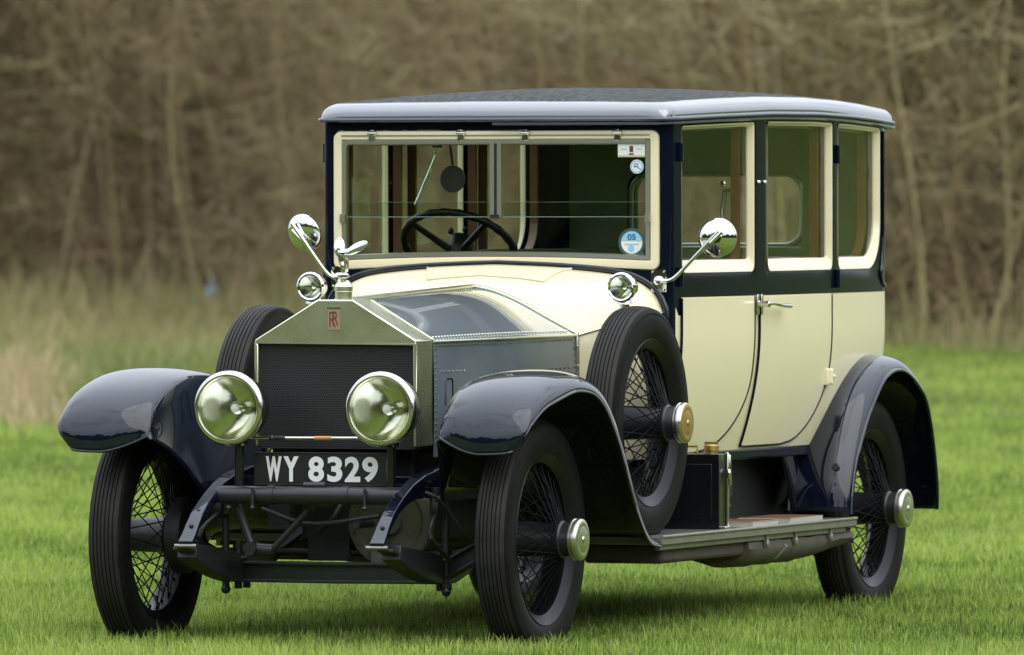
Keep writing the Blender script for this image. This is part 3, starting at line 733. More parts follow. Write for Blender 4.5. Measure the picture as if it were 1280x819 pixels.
ws.grid([wl(0, -1.578), wl(.002, -1.568), wl(.012, -1.565), wl(.030, -1.566), wl(.033, -1.570), wl(.034, -1.60)], cv=True)
wsc = ws.build('windscreen', cream, car, angle=40)
mf = MB()
mf.grid([wl(.033, -1.575), wl(.036, -1.567), wl(.050, -1.567), wl(.053, -1.573), wl(.053, -1.59)], cv=True)
mf.box((-1.569, 0, 1.816), (.014, 1.17, .016)); mf.box((-1.566, 0, 1.838), (.008, 1.20, .004))
for y in (-.010, .018): mf.box((-1.568, y, 1.673), (.014, .017, .27))
mf.mi = 1; mf.box((-1.571, .004, 1.673), (.012, .010, .27)); mf.box((-1.566, .0, 1.541), (.018, .035, .014)); mf.mi = 0
for sgn in (1, -1): mf.box((-1.562, sgn*.594, 1.535), (.016, .02, .03))
mf.build('metal_frame', nickel2 if False else mat('satin_nickel', (.52, .50, .42), .32, 1), wsc, angle=30)
bpy.data.objects['metal_frame'].data.materials.append(satin)
for y in (-.478, -.13, .12, .478):
    k = MB(); k.box((-1.563, y, 1.832), (.014, .026, .030)); k.tube([(-1.560, y-.018, 1.846), (-1.560, y+.018, 1.846)], .007, 8); k.box((-1.560, y, 1.853), (.010, .014, .012)); k.build('frame_clip', nickel, wsc, bevel=.002)
for y0, y1 in ((-.582, -.018), (.026, .582)):
    g = MB(); g.box((-1.5745, (y0+y1)/2, 1.674), (.004, y1-y0, .268)); g.build('upper_pane', glass, wsc, smooth=False)
g = MB(); g.box((-1.583, 0, 1.492), (.004, 1.162, .202)); g.build('lower_pane', glass, wsc, smooth=False)
eg = MB(); eg.box((-1.5745, .0, 1.5395), (.0045, 1.162, .0022)); eg.box((-1.583, 0, 1.5935), (.0045, 1.162, .0012)); eg.build('glass_edge', mat('glass_edge', (.22, .30, .25), .15), wsc)
stk = MB(); stk.box((-1.571, .528, 1.780), (.001, .104, .046)); stk.mi = 2; stk.box((-1.570, .528, 1.786), (.001, .014, .022)); stk.box((-1.570, .528, 1.768), (.001, .018, .006)); stk.mi = 1
stk.box((-1.570, .498, 1.786), (.001, .022, .004)); stk.box((-1.570, .558, 1.786), (.001, .022, .004)); stk.mi = 3; stk.box((-1.5705, .528, 1.761), (.001, .10, .006))
stk.build('windscreen_sticker', [paper, mat('sticker_grey', (.45, .52, .55), .5), redm, mat('sticker_tan', (.6, .5, .25), .5)], wsc, smooth=False)
stk = MB(); stk.lathe([(0, .0255), (.0008, .0255)], (-1.572, .549, 1.722), (1, 0, 0), 28, cap1=True); stk.mi = 1
stk.tube([(-1.571, .549+.021*math.cos(a), 1.722+.021*math.sin(a)) for a in np.linspace(0, 2*PI, 24)[:-1]], .0012, 5, closed=True)
stk.tube([(-1.571, .538, 1.720), (-1.571, .542, 1.733), (-1.571, .552, 1.733), (-1.571, .553, 1.724), (-1.571, .540, 1.722)], .0022, 5); stk.tube([(-1.571, .549, 1.722), (-1.571, .564, 1.712)], .002, 5)
stk.build('round_sticker', [paper, mat('sticker_midblue', (.10, .28, .62), .5)], wsc, smooth=False)
stk = MB(); c = (-1.580, .526, 1.446); stk.lathe([(0, .052), (.0008, .052)], c, (1, 0, 0), 32, cap1=True); stk.mi = 1
stk.lathe([(.0010, .041), (.0016, .041)], c, (1, 0, 0), 32, cap1=True); stk.mi = 2
stk.prism([(-1.5778, .526+.041*math.cos(a), 1.446+.041*math.sin(a)) for a in np.linspace(.05*PI, .95*PI, 16)], (.0004, 0, 0)); stk.mi = 3
put_text(stk, '05', (-1.5768, .510, 1.455), (0, 1, 0), (0, 0, 1), .032, .022, .03)
stk.mi = 2; stk.lathe([(.0022, .012), (.0028, .012)], (-1.580, .524, 1.424), (1, 0, 0), 14, cap1=True); stk.mi = 4
stk.box((-1.5772, .500, 1.459), (.001, .010, .010)); stk.box((-1.5772, .552, 1.457), (.001, .012, .012)); stk.box((-1.5772, .526, 1.440), (.001, .055, .004))
stk.build('tax_disc', [mat('disc_holder', (.06, .09, .08), .3), paper, blue, darkblue, mat('sticker_grey', (.45, .52, .55), .5)], wsc, smooth=False)
wp = MB(); wp.tube([(-1.60, -.238, 1.808), (-1.606, -.262, 1.74), (-1.606, -.268, 1.70)], .005, 8); wp.tube([(-1.604, -.245, 1.765), (-1.606, -.328, 1.585)], .0045, 8); wp.box((-1.606, -.240, 1.803), (.02, .03, .02))
wp.build('windscreen_wiper', chrome, wsc)
im = MB(); im.tube([(-1.63, -.205, 1.845), (-1.66, -.20, 1.73)], .005, 8); im.lathe([(0, .0), (.002, .047), (.010, .050), (.014, .045), (.014, 0)], (-1.672, -.200, 1.678), (1, 0, 0), 28); im.box((-1.65, -.21, 1.835), (.05, .05, .05))
im.build('interior_mirror', satin, wsc)

# ---------------------------------------------------------------- interior
sw = MB(); c = Vector((-2.02, -.308, 1.425)); n = Vector((-.62, 0, .785)).normalized(); e1 = Vector((0, 1, 0)); e2 = n.cross(e1).normalized()
sw.tube([c+(e1*math.cos(a)+e2*math.sin(a))*.212+n*.0 for a in np.linspace(0, 2*PI, 49)[:-1]], [.0145+.0018*math.cos(i*PI) for i in range(48)], 10, closed=True)
for k in range(4):
    a = PI/4+k*PI/2; sw.tube([c-n*.03+(e1*math.cos(a)+e2*math.sin(a))*.03, c+(e1*math.cos(a)+e2*math.sin(a))*.205], [.014, .010], 8)
sw.lathe([(-.06, .03), (-.02, .045), (.02, .05), (.035, .045), (.05, .02)], c, n, 20, cap1=True)
for q in range(5): sw.ball(c+n*.05+e1*(.05*math.cos(q*1.3))+e2*(.05*math.sin(q*1.3)), .013, 8)
sw.tube([c, c-n*.75], .022, 10)
sw.build('steering_wheel', mat('black_ebonite', (.008, .008, .008), .35), car)
def cushion(mb, c, d, n=6):
    c = Vector(c); h = Vector(d)/2; R = 8
    rows = []
    for i in range(R+1):
        th = PI*i/R
        row = []
        for j in range(16):
            ph = 2*PI*j/16+PI/16
            def se(v, p): return math.copysign(abs(v)**p, v)
            row.append(c+Vector((h.x*se(math.sin(th), .35)*se(math.cos(ph), .35), h.y*se(math.sin(th), .35)*se(math.sin(ph), .35), h.z*se(math.cos(th), .35))))
        rows.append(row)
    mb.grid(rows, cv=True)
for nm, x in (('front_seat', -2.32), ('rear_seat', -3.72)):
    st_ = MB(); cushion(st_, (x, 0, .98), (.55, 1.14, .20)); st_.build(nm, leather, car)
    s2 = MB(); cushion(s2, (x-.24, 0, 1.20), (.16, 1.14, .44)); s2.build('backrest', leather, bpy.data.objects[nm])
pt = MB(); pt.box((-2.47, 0, .98), (.03, 1.24, .56)); pt.mi = 0
pt.build('partition', wood, car, bevel=.004)
ds = MB(); ds.box((-1.63, 0, 1.20), (.05, 1.20, .22)); ds.build('dashboard', wood, car, bevel=.006)
ln = MB(); ln.tube([(-2.55, .585, 1.64), (-2.56, .545, 1.63), (-2.545, .54, 1.56), (-2.53, .545, 1.50)], [.007, .010, .008, .006], 8); ln.ball((-2.55, .54, 1.66), .012, 8); ln.build('grab_handle', chrome, car)
ln = MB(); ln.tube([(-3.60, .58, 1.66), (-3.61, .54, 1.65), (-3.60, .54, 1.57), (-3.58, .545, 1.50)], [.008, .012, .010, .006], 8); ln.build('grab_handle', chrome, car)

# ---------------------------------------------------------------- roof
rf = MB(); nu, nv = 90, 81; rows = []; EDGE = []
XF, XB_ = -1.540, XR-.075
def yroof(x):
    y = ysd(max(x, -3.96))+.008
    if x > -1.60: y -= .05*(1-math.sqrt(max(0, 1-((x+1.60)/.08)**2)))
    if x < -3.96: y = y-.19*(1-math.sqrt(max(0, 1-((x+3.96)/(XB_+3.959))**2)))
    return y
def gfil(d): return .058*max(0, 1-(1-min(max(d, 0)/.095, 1))**2.7)**(1/2.7)
us = [XF+(XB_-XF)*(.5-.5*math.cos(PI*i/(nu-1))) for i in range(nu)]
for x in us:
    yr = yroof(x); row = []
    for j in range(nv):
        v = -math.cos(PI*j/(nv-1)); y = yr*v
        de = yr-abs(y); dx = min(XF-x, 9); db = x-XB_
        gg = min(1, gfil(de)/.058)*min(1, gfil(dx)/.058)*min(1, gfil(db)/.058)
        wq = (x-(XF+XB_)/2)/((XF-XB_)/2)
        z = ZT(x)+.006+.058*gg+.040*(1-v*v)*(1-wq**4)*(1 if True else 0)
        row.append((x, y, z)); EDGE.append(gg)
    rows.append(row)
rf.grid(rows)
roof = rf.build('roof', roofm, car, angle=80, merge=False)
_a = roof.data.attributes.new('edge', 'FLOAT', 'POINT'); _a.data.foreach_set('value', EDGE)
gt = MB(); per = []
for x in us: per.append((x, yroof(x)+.004, ZT(x)+.004))
per = [(XF+.003, 0, ZT(XF)+.004)]+[(XF+.003, per[0][1]*k/6, ZT(XF)+.004) for k in range(1, 6)]+per
gt.tube(per+[(XB_-.003, per[-1][1]*k/6, per[-1][2]) for k in (4, 2, 0)], .008, 8); gt.mirror()
gt.tube([(x+(.004 if i < 6 else 0), y+.003, z-.016) for i, (x, y, z) in enumerate(per)], .005, 6); 
gt.build('roof_gutter', mat('grey_blue_moulding', (.055, .062, .085), .25, coat=.6), roof)

# ---------------------------------------------------------------- fenders
def fender(I, C, O, sgn, rowsN=64, edge_drop=.010):
    I, C, O = [crom(q, rowsN) for q in (I, C, O)]
    m = MB(); rows = []
    for i, c, o in zip(I, C, O):
        row = []
        for k in range(9):
            v_ = 1-k/8; u = v_*PI/2; wl_ = max(0, 1-len(rows)/8)
            s_, q = math.sin(u)*(1-wl_)+v_*wl_, (1-math.cos(u))*(1-wl_)+v_**1.5*wl_
            row.append(V(c.x+(i.x-c.x)*q, c.y+(i.y-c.y)*s_, c.z+(i.z-c.z)*q))
        for k in range(1, 15):
            u = k/14*PI/2; s_, q = math.sin(u)**.80, 1-math.cos(u)**.86
            row.append(V(c.x+(o.x-c.x)*q, c.y+(o.y-c.y)*s_, c.z+(o.z-c.z)*q))
        rows.append([V(p.x, sgn*p.y, p.z) for p in row])
    m.grid(rows)
    return m, rows, I, C, O
FC = [(.500, .70, .728), (.497, .70, .80), (.458, .705, .882), (.365, .71, .948), (.22, .71, .993), (.06, .71, 1.012), (-.10, .71, 1.008), (-.25, .70, .978), (-.37, .70, .925), (-.47, .70, .845), (-.56, .70, .74), (-.65, .70, .62), (-.745, .70, .51), (-.85, .70, .43), (-.96, .70, .395)]
FO = [(.482, .822, .740), (.474, .868, .795), (.440, .880, .835), (.335, .888, .884), (.20, .896, .915), (.07, .900, .936), (-.03, .900, .936), (-.135, .900, .922), (-.225, .900, .885), (-.305, .900, .825), (-.40, .900, .727), (-.495, .898, .603), (-.61, .890, .49), (-.76, .880, .390), (-.91, .870, .366)]
FI = [(.455, .545, .782), (.435, .540, .822), (.385, .54, .865), (.30, .535, .915), (.19, .53, .955), (.05, .525, .972), (-.10, .52, .972), (-.25, .51, .955), (-.37, .50, .905), (-.47, .50, .83), (-.56, .50, .73), (-.65, .50, .61), (-.745, .50, .50), (-.85, .50, .42), (-.96, .50, .39)]
RC_ = [(-3.085, .705, .425), (-3.10, .705, .52), (-3.145, .705, .63), (-3.215, .705, .74), (-3.31, .705, .85), (-3.43, .705, .935), (-3.57, .705, .99), (-3.72, .705, 1.008), (-3.88, .705, .985), (-4.03, .705, .905), (-4.14, .705, .79), (-4.205, .705, .64), (-4.235, .705, .50), (-4.235, .705, .40)]
RO = [(-3.125, .852, .415), (-3.14, .852, .50), (-3.18, .852, .60), (-3.24, .852, .68), (-3.32, .852, .768), (-3.43, .852, .855), (-3.53, .852, .915), (-3.645, .852, .945), (-3.78, .852, .940), (-3.93, .852, .890), (-4.045, .852, .815), (-4.125, .852, .67), (-4.175, .852, .50), (-4.175, .852, .40)]
RI = [(-3.09, .615, .425), (-3.105, .615, .52), (-3.15, .615, .63), (-3.22, .615, .735), (-3.32, .61, .84), (-3.44, .60, .92), (-3.58, .59, .972), (-3.73, .58, .988), (-3.88, .575, .965), (-4.02, .57, .89), (-4.13, .57, .775), (-4.19, .57, .63), (-4.22, .57, .50), (-4.22, .57, .40)]
for sgn in (1, -1):
    m, rows, I, C, O = fender(FI, FC, FO, sgn)
    ar = []
    for p in I:
        zq = min(1, max(0, (p.x-.17)/.295)); zb = .555+.222*zq+.035*math.sin(PI*zq)
        zb = min(zb, p.z-.012); yb = float(np.interp(p.x, [-1, .17, .465], [.405, .44, .535]))
        ar.append([V(p.x, sgn*(p.y+(yb-p.y)*(k/8)**1.8), p.z+(zb-p.z)*k/8) for k in range(9)])
    m.grid(ar)
    f1 = m.build('front_fender', navy, car, angle=80, solid=.003)
    bd = MB(); bd.tube([q for q in reversed(ar[0])]+[rows[0][k] for k in range(1, len(rows[0]))]+[r[-1] for r in rows[1:]], .0052, 8); bd.build('fender_bead', navy, f1)
    q = MB(); q.ball((.478, sgn*.795, .765), .010, 8); q.build('fender_bolt', nickel, f1)
    m, rows, I, C, O = fender(RI, RC_, RO, sgn)
    f2 = m.build('rear_fender', navy, car, angle=75, solid=.003)
    bd = MB(); bd.tube([r[-1] for r in rows], .0075, 8); bd.tube([r[0] for r in rows[:44]], .009, 8); bd.build('fender_bead', navy, f2)
    q = MB(); q.lathe([(0, .016), (.006, .013)], (-3.128, sgn*.79, .59), (1, 0, .3), 12, cap1=True); q.build('fender_plug', black, f2)
    pn = MB(); ar = [[V(p.x+.0, sgn*(p.y), p.z), V(p.x-.02, sgn*(p.y-.03), p.z-.15), V(p.x-.02, sgn*.56, max(.45, p.z-.3))] for p in I]
    pn.grid(ar); pn.build('wheel_arch', mat('underseal', (.01, .01, .011), .8), f2)
    gd = MB(); gd.prism([(-2.80, sgn*.628, .690), (-2.95, sgn*.628, .648), (-3.09, sgn*.628, .43), (-3.115, sgn*.628, .56), (-3.16, sgn*.628, .66), (-3.12, sgn*.628, .70)], (0, sgn*.012, 0)); gd.build('splash_guard', navy, f2)
    gd = MB(); gd.tube([(-2.92, sgn*.646, .66), (-3.0, sgn*.646, .565), (-3.085, sgn*.646, .44)], .008, 8); gd.ball((-2.955, sgn*.65, .643), .013, 8); gd.build('fender_stay', navy, f2)

# ---------------------------------------------------------------- running boards
for sgn in (1, -1):
    r = MB(); r.box((-2.04, sgn*.688, .388), (2.24, .345, .022)); rb = r.build('running_board', boardtop, car, bevel=.003)
    e = MB(); e.box((-2.03, sgn*.866, .386), (2.20, .014, .034)); e.tube([(-.93, sgn*.872, .398), (-3.13, sgn*.872, .398)], .007, 8); e.box((-.985, sgn*.70, .384), (.10, .30, .03))
    e.box((-2.0, sgn*.845, .360), (2.1, .02, .022)); e.build('edging', boardedge, rb, bevel=.003)
    v = MB(); v.box((-2.30, sgn*.52, .50), (2.4, .02, .26)); v.build('valance', grime, rb)
    v = MB(); v.box((-2.15, sgn*.545, .545), (.9, .03, .10)); 
    for x in (-2.35, -2.43): v.tube([(x, sgn*.565, .43), (x, sgn*.565, .60)], .016, 8)
    v.tube([(-2.25, sgn*.57, .45), (-2.50, sgn*.57, .46)], .02, 8); v.build('frame_bracket', mat('dusty_black', (.03, .029, .026), .7, var=.4, vscale=20), rb)
    for x0, x1 in ((-2.03, -2.31), (-2.45, -2.83)):
        mt = MB(); mt.box(((x0+x1)/2, sgn*.735, .411), (x1-x0, .185, .018)); mm = mt.build('step_mat', coir, rb, bevel=.002)
        fr = MB()
        for a, b_ in (((x0, .83), (x1, .83)), ((x1, .83), (x1, .64)), ((x0, .64), (x0, .83)), ((x0, .64), (x1, .64))): fr.box(((a[0]+b_[0])/2, sgn*(a[1]+b_[1])/2, .408), (abs(a[0]-b_[0])+.012, abs(a[1]-b_[1])+.012, .020))
        fr.build('mat_frame', mat('mat_frame_metal', (.62, .58, .50), .4, .4), mm, bevel=.002)
    u = MB(); prof = [(.80, .352), (.845, .345), (.85, .32), (.82, .285), (.76, .262), (.68, .258), (.60, .28), (.58, .35)]
    rows = []
    for k in range(15):
        x = -1.95-(1.22)*k/14; tp_ = 1.12-.42*max(0, (k-8)/6)**1.5
        rows.append([(x, sgn*y, .352-(.352-z)*tp_*(.85 if k == 0 else 1)+.0025*math.sin(k*2.2)) for y, z in prof])
    u.grid(rows, cv=True); n0 = len(u.v)-len(rows)*8; u.f.append([n0+j for j in range(8)]); u.m.append(0); u.f.append([n0+14*8+j for j in range(8)]); u.m.append(0)
    u.mi = 1
    for x in (-2.12, -2.45, -2.86): u.box((x, sgn*.856, .352), (.02, .012, .045)); u.ball((x, sgn*.862, .335), (.014, .006, .018), 8)
    u.tube([(-2.36, sgn*.80, .36), (-2.36, sgn*.853, .315), (-2.34, sgn*.82, .278), (-2.31, sgn*.70, .25)], .009, 8)
    u.build('undershield', [gaiter, boardedge], rb, angle=50)
    u = MB(); u.box((-1.5, sgn*.68, .335), (.92, .30, .075)); u.build('silencer_box', mat('rusty_brown', (.055, .04, .03), .7, var=.4, vscale=14), rb, bevel=.015)
    u = MB(); u.lathe([(0, .24), (.01, .25), (.01, .05)], (-1.10, sgn*.60, .80), (0, -sgn, 0), 32); u.tube([(-1.10, sgn*.42, .80), (-1.10, sgn*.66, .80)], .05, 14); u.tube([(-1.10, sgn*.46, .80), (-1.10, sgn*.46, .42)], .03, 10)
    if sgn: u2 = MB(); u2.tube([(-1.10, sgn*.40, .80), (-1.10, sgn*.66, .80)], .05, 14); u2.tube([(-1.10, sgn*.50, .80), (-1.10, sgn*.50, .40)], .03, 10); u2.build('spare_carrier', grime, car)

# ---------------------------------------------------------------- door mirrors
def mirror_part(bracket, path, c, nrm, sgn):
    m = MB(); m.box(bracket, (.008, .060, .082))
    for dy in (-.022, .022):
        for dz in (-.032, .032): m.ball((bracket[0]+.006, bracket[1]+dy, bracket[2]+dz), .005, 6)
    m.ball((bracket[0]+.012, bracket[1], bracket[2]), .018, 10)
    m.tube(crom(path, 18), .0075, 10)
    o = m.build('side_mirror', chrome, car)
    h = MB(); nrm = Vector(nrm).normalized()
    h.lathe([(.0, .071), (.006, .0715), (.010, .069), (.020, .058), (.028, .040), (.033, .02), (.034, .0)], c, nrm, 40); h.lathe([(.034, .022), (.040, .020), (.040, .008), (.046, .006)], c, nrm, 16, cap1=True)
    h.tube([Vector(c)+nrm*.045-Vector((0, .02*sgn, .02)), Vector(c)+nrm*.045+Vector((0, .025*sgn, .022))], .007, 8)
    h.build('mirror_shell', chrome, o)
    g = MB(); g.lathe([(-.001, .068), (-.002, .0)], c, nrm, 40); g.build('mirror_glass', mat('mirror_silver', (.86, .87, .86), .02, 1), o)
mirror_part((-1.570, .634, 1.307), [(-1.560, .634, 1.307), (-1.550, .665, 1.306), (-1.55, .70, 1.318), (-1.548, .76, 1.375), (-1.545, .848, 1.462), (-1.543, .875, 1.488)], (-1.585, .856, 1.464), (1, .12, 0), 1)
mirror_part((-1.570, -.612, 1.318), [(-1.560, -.612, 1.318), (-1.550, -.635, 1.320), (-1.545, -.665, 1.35), (-1.54, -.73, 1.44), (-1.535, -.785, 1.515)], (-1.585, -.752, 1.482), (.85, -.22, -.26), -1)

# ================================================================== FUEL CAN on the running board
can = empty('fuel_can', (-1.80, .68, .399)); tag(can, 'black metal fuel can with brass cap strapped on the running board behind the spare wheel', 'fuel can')
m = MB(); m.box((0, 0, .138), (.105, .245, .272))
for sx in (-1,):
    m.box((.0535, 0, .138), (.004, .19, .20))
m.build('can', black, can, bevel=.010, seg=3)
m = MB(); m.lathe([(0, .022), (.010, .022), (.012, .028), (.030, .028), (.034, .024), (.036, .0)], (.0, .075, .274), (0, 0, 1), 20); m.box((0, .075, .312), (.012, .05, .012)); m.build('cap', brass, can)
m = MB(); m.tube([(0, -.10, .272), (0, -.10, .302), (0, .02, .302), (0, .02, .272)], .005, 8); m.build('handle', brass, can)
m = MB(); m.box((-.02, .128, .14), (.006, .010, .28)); m.box((-.035, .128, .14), (.004, .006, .27)); m.box((.0, .128, .005), (.07, .03, .010)); m.ball((-.02, .136, .20), (.010, .008, .02), 8); m.tube([(-.028, .134, .27), (-.028, .138, .16)], .006, 8)
m.build('strap', nickel, can, bevel=.002)
#SETTING
# ================================================================== SETTING: field, rough grass, thicket
G0 = np.array([CAM['pos'][0], CAM['pos'][1]]); yw = CAM['yaw']
FD = np.array([math.cos(yw), math.sin(yw)]); RD = np.array([FD[1], -FD[0]])
def fld(D, l): return G0+np.outer(np.atleast_1d(D), FD)+np.outer(np.atleast_1d(l), RD)
def ground_z(x, y):
    # level field; unseen grassy bank at left rear, shaped for green side-window reflections
    ax = np.array([-.938, .346]); nx = np.array([.346, .938])
    u = x*ax[0]+y*ax[1]; v = x*nx[0]+y*nx[1]
    t = np.clip((u-42)/50, 0, 1); s_ = t*t*(3-2*t); e = np.clip((v+16)/14, 0, 1); e = e*e*(3-2*e)
    return .052+11*s_*e
def smooth(a, b, x): t = np.clip((x-a)/(b-a), 0, 1); return t*t*(3-2*t)
def raw_mesh(name, co, quads=None, tris=None, colattr=None, m=None):
    me = bpy.data.meshes.new(name); nv = len(co); nq = 0 if quads is None else len(quads); ntr = 0 if tris is None else len(tris)
    me.vertices.add(nv); me.vertices.foreach_set('co', np.ascontiguousarray(co, dtype=np.float32).ravel())
    li = []; st = []; k = 0
    if nq: li.append(quads.ravel()); st.append(np.arange(nq)*4)
    if ntr: li.append(tris.ravel()); st.append(nq*4+np.arange(ntr)*3)
    li = np.concatenate(li).astype(np.int32); st = np.concatenate(st).astype(np.int32)
    me.loops.add(len(li)); me.loops.foreach_set('vertex_index', li)
    me.polygons.add(nq+ntr); me.polygons.foreach_set('loop_start', st)
    me.update(calc_edges=True)
    if colattr is not None:
        a = me.attributes.new('tint', 'FLOAT', 'POINT'); a.data.foreach_set('value', np.ascontiguousarray(colattr, dtype=np.float32))
    if m: me.materials.append(m)
    o = bpy.data.objects.new(name, me); COL.objects.link(o); return o
def leafmat(name, stops, transl=.35, rough=.6, spec=.25, patch=None):
    m = bpy.data.materials.new(name); m.use_nodes = True; t = m.node_tree; b = t.nodes['Principled BSDF']; out = t.nodes['Material Output']
    at = N(t, 'ShaderNodeAttribute', attribute_name='tint'); r = N(t, 'ShaderNodeValToRGB'); e = r.color_ramp.elements
    while len(e) < len(stops): e.new(.5)
    for k, (p_, c) in enumerate(stops): e[k].position = p_; e[k].color = (*c, 1)
    t.links.new(at.outputs['Fac'], r.inputs[0]); t.links.new(r.outputs[0], b.inputs['Base Color']); b.inputs['Roughness'].default_value = rough; b.inputs['Specular IOR Level'].default_value = spec
    if transl:
        tl = N(t, 'ShaderNodeBsdfTranslucent'); mx = N(t, 'ShaderNodeMixShader'); mx.inputs[0].default_value = transl
        t.links.new(r.outputs[0], tl.inputs[0]); t.links.new(b.outputs[0], mx.inputs[1]); t.links.new(tl.outputs[0], mx.inputs[2]); t.links.new(mx.outputs[0], out.inputs[0])
    return m
# ---- ground sheet
gx = np.concatenate([np.linspace(-420, -130, 30), np.linspace(-125, 60, 75), np.linspace(68, 420, 36)]); gy = np.concatenate([np.linspace(-420, -90, 30), np.linspace(-85, 80, 67), np.linspace(88, 420, 34)])
X, Y = np.meshgrid(gx, gy, indexing='ij'); Z = ground_z(X, Y); co = np.stack([X, Y, Z], -1).reshape(-1, 3)
ii, jj = np.meshgrid(np.arange(len(gx)-1), np.arange(len(gy)-1), indexing='ij'); a = (ii*len(gy)+jj).ravel(); quads = np.stack([a, a+len(gy), a+len(gy)+1, a+1], -1)
gm = bpy.data.materials.new('turf'); gm.use_nodes = True; t = gm.node_tree; b = t.nodes['Principled BSDF']; b.inputs['Roughness'].default_value = .9; b.inputs['Specular IOR Level'].default_value = .1
tc = N(t, 'ShaderNodeTexCoord'); n1 = N(t, 'ShaderNodeTexNoise'); n1.inputs['Scale'].default_value = .35; n1.inputs['Detail'].default_value = 8; n2 = N(t, 'ShaderNodeTexNoise'); n2.inputs['Scale'].default_value = 14; n2.inputs['Detail'].default_value = 6
t.links.new(tc.outputs['Object'], n1.inputs['Vector']); t.links.new(tc.outputs['Object'], n2.inputs['Vector'])
r1 = N(t, 'ShaderNodeValToRGB'); e = r1.color_ramp.elements; e[0].position = .35; e[0].color = (.080, .115, .020, 1); e[1].position = .65; e[1].color = (.130, .165, .034, 1)
r2 = N(t, 'ShaderNodeValToRGB'); e = r2.color_ramp.elements; e[0].position = .3; e[0].color = (.55, .55, .5, 1); e[1].position = .7; e[1].color = (1, 1, 1, 1)
mm = N(t, 'ShaderNodeMix', data_type='RGBA', blend_type='MULTIPLY'); mm.inputs['Factor'].default_value = 1
t.links.new(n1.outputs['Fac'], r1.inputs[0]); t.links.new(n2.outputs['Fac'], r2.inputs[0]); t.links.new(r1.outputs[0], mm.inputs['A']); t.links.new(r2.outputs[0], mm.inputs['B']); t.links.new(mm.outputs['Result'], b.inputs['Base Color'])
ground = raw_mesh('ground', co, quads, None, None, gm); ground['kind'] = 'structure'; ground['label'] = 'bright green mown field under and around the car'
# ---- grass blades
def vnoise(p, s, seed):
    r = np.random.default_rng(seed); T_ = r.random((64, 64)); q = p*s; i = np.floor(q).astype(int); f = q-i; f = f*f*(3-2*f)
    g_ = lambda a, b: T_[(i[:, 0]+a) % 64, (i[:, 1]+b) % 64]
    return (g_(0, 0)*(1-f[:, 0])+g_(1, 0)*f[:, 0])*(1-f[:, 1])+(g_(0, 1)*(1-f[:, 0])+g_(1, 1)*f[:, 0])*f[:, 1]
def blades(P, h, wd, tint, lean=.5):
    n = len(P); a = RNG.random(n)*2*PI; b_ = RNG.random(n)*2*PI; ln_ = (RNG.random(n)**1.3)*lean*h
    wx = np.cos(a)*wd/2; wy = np.sin(a)*wd/2; lx = np.cos(b_)*ln_; ly = np.sin(b_)*ln_
    z0 = ground_z(P[:, 0], P[:, 1])
    co = np.zeros((n, 5, 3), np.float32)
    co[:, 0] = np.stack([P[:, 0]-wx, P[:, 1]-wy, z0-.002], -1); co[:, 1] = np.stack([P[:, 0]+wx, P[:, 1]+wy, z0-.002], -1)
    co[:, 2] = np.stack([P[:, 0]+lx*.35+wx*.8, P[:, 1]+ly*.35+wy*.8, z0+h*.55], -1); co[:, 3] = np.stack([P[:, 0]+lx*.35-wx*.8, P[:, 1]+ly*.35-wy*.8, z0+h*.55], -1)
    co[:, 4] = np.stack([P[:, 0]+lx, P[:, 1]+ly, z0+h*(1-.25*(ln_/np.maximum(h, 1e-4))**2)], -1)
    base = np.arange(n)*5; q = np.stack([base, base+1, base+2, base+3], -1); tr = np.stack([base+3, base+2, base+4], -1)
    return co.reshape(-1, 3), q, tr, np.repeat(tint, 5)
def pack(parts):
    o = 0; C = []; Q = []; T_ = []; K = []
    for c, q, tr, k in parts: C.append(c); Q.append(q+o); T_.append(tr+o); K.append(k); o += len(c)
    return np.concatenate(C), np.concatenate(Q), np.concatenate(T_), np.concatenate(K)
def rnd_field(n, d0, d1, margin, lmin=None, lmax=None):
    D = np.sqrt(RNG.random(n)*(d1**2-d0**2)+d0**2); hw = .0495*D+margin; l = (RNG.random(n)*2-1)*hw
    if lmin is not None:
        ok = (l > lmin(D)) if lmax is None else (l < lmax(D)); D, l = D[ok], l[ok]
    return fld(D, l), D, l
def rough_mask(D, l): return smooth(67.0, 72, D+1.1*np.sin(l*1.7)+.8*np.sin(l*4.3+1))*(1-smooth(-1.6, .6, l/np.maximum(D, 1)*62))
def edgeD(l): return np.interp(l, [-14, -6, -3.2, -1.0, .8, 2.5, 6, 14], [127, 126, 123, 116, 109, 102.5, 101, 100.5])
parts = []
for n, d0, d1, hh, ww in ((230000, 32.0, 42, .058, .0042), (180000, 42, 54, .058, .0050), (90000, 54, 70, .064, .007), (60000, 70, 108, .075, .011)):
    P, D, l = rnd_field(n, d0, d1, 1.6)
    keep = RNG.random(len(P)) > rough_mask(D, l)*.97
    P, D, l = P[keep], D[keep], l[keep]
    pt_ = np.clip(.5+1.75*(vnoise(P, .6, 3)*.4+vnoise(P, 2.6, 4)*.35+vnoise(P, 8, 5)*.25-.5), 0, 1)
    h = hh*(.30+.80*RNG.random(len(P))**1.3)*(.50+1.0*pt_); tall = RNG.random(len(P)) < .03; h[tall] *= 1.45
    tint = np.clip(.16+.62*pt_+.20*RNG.standard_normal(len(P)), 0, .92); dry = RNG.random(len(P)) < .035; tint[dry] = 1.0
    parts.append(blades(P, h, ww*(.7+.6*RNG.random(len(P))), tint, .9))
grassm = leafmat('grass_blade', [(0, (.052, .100, .016)), (.40, (.200, .310, .048)), (.9, (.47, .57, .13)), (1.0, (.42, .36, .16))], .45)
C, Q, T_, K = pack(parts); g = raw_mesh('grass', C, Q, T_, K, grassm)
tag(g, 'short bright green grass covering the field around the car', 'grass', kind='stuff')
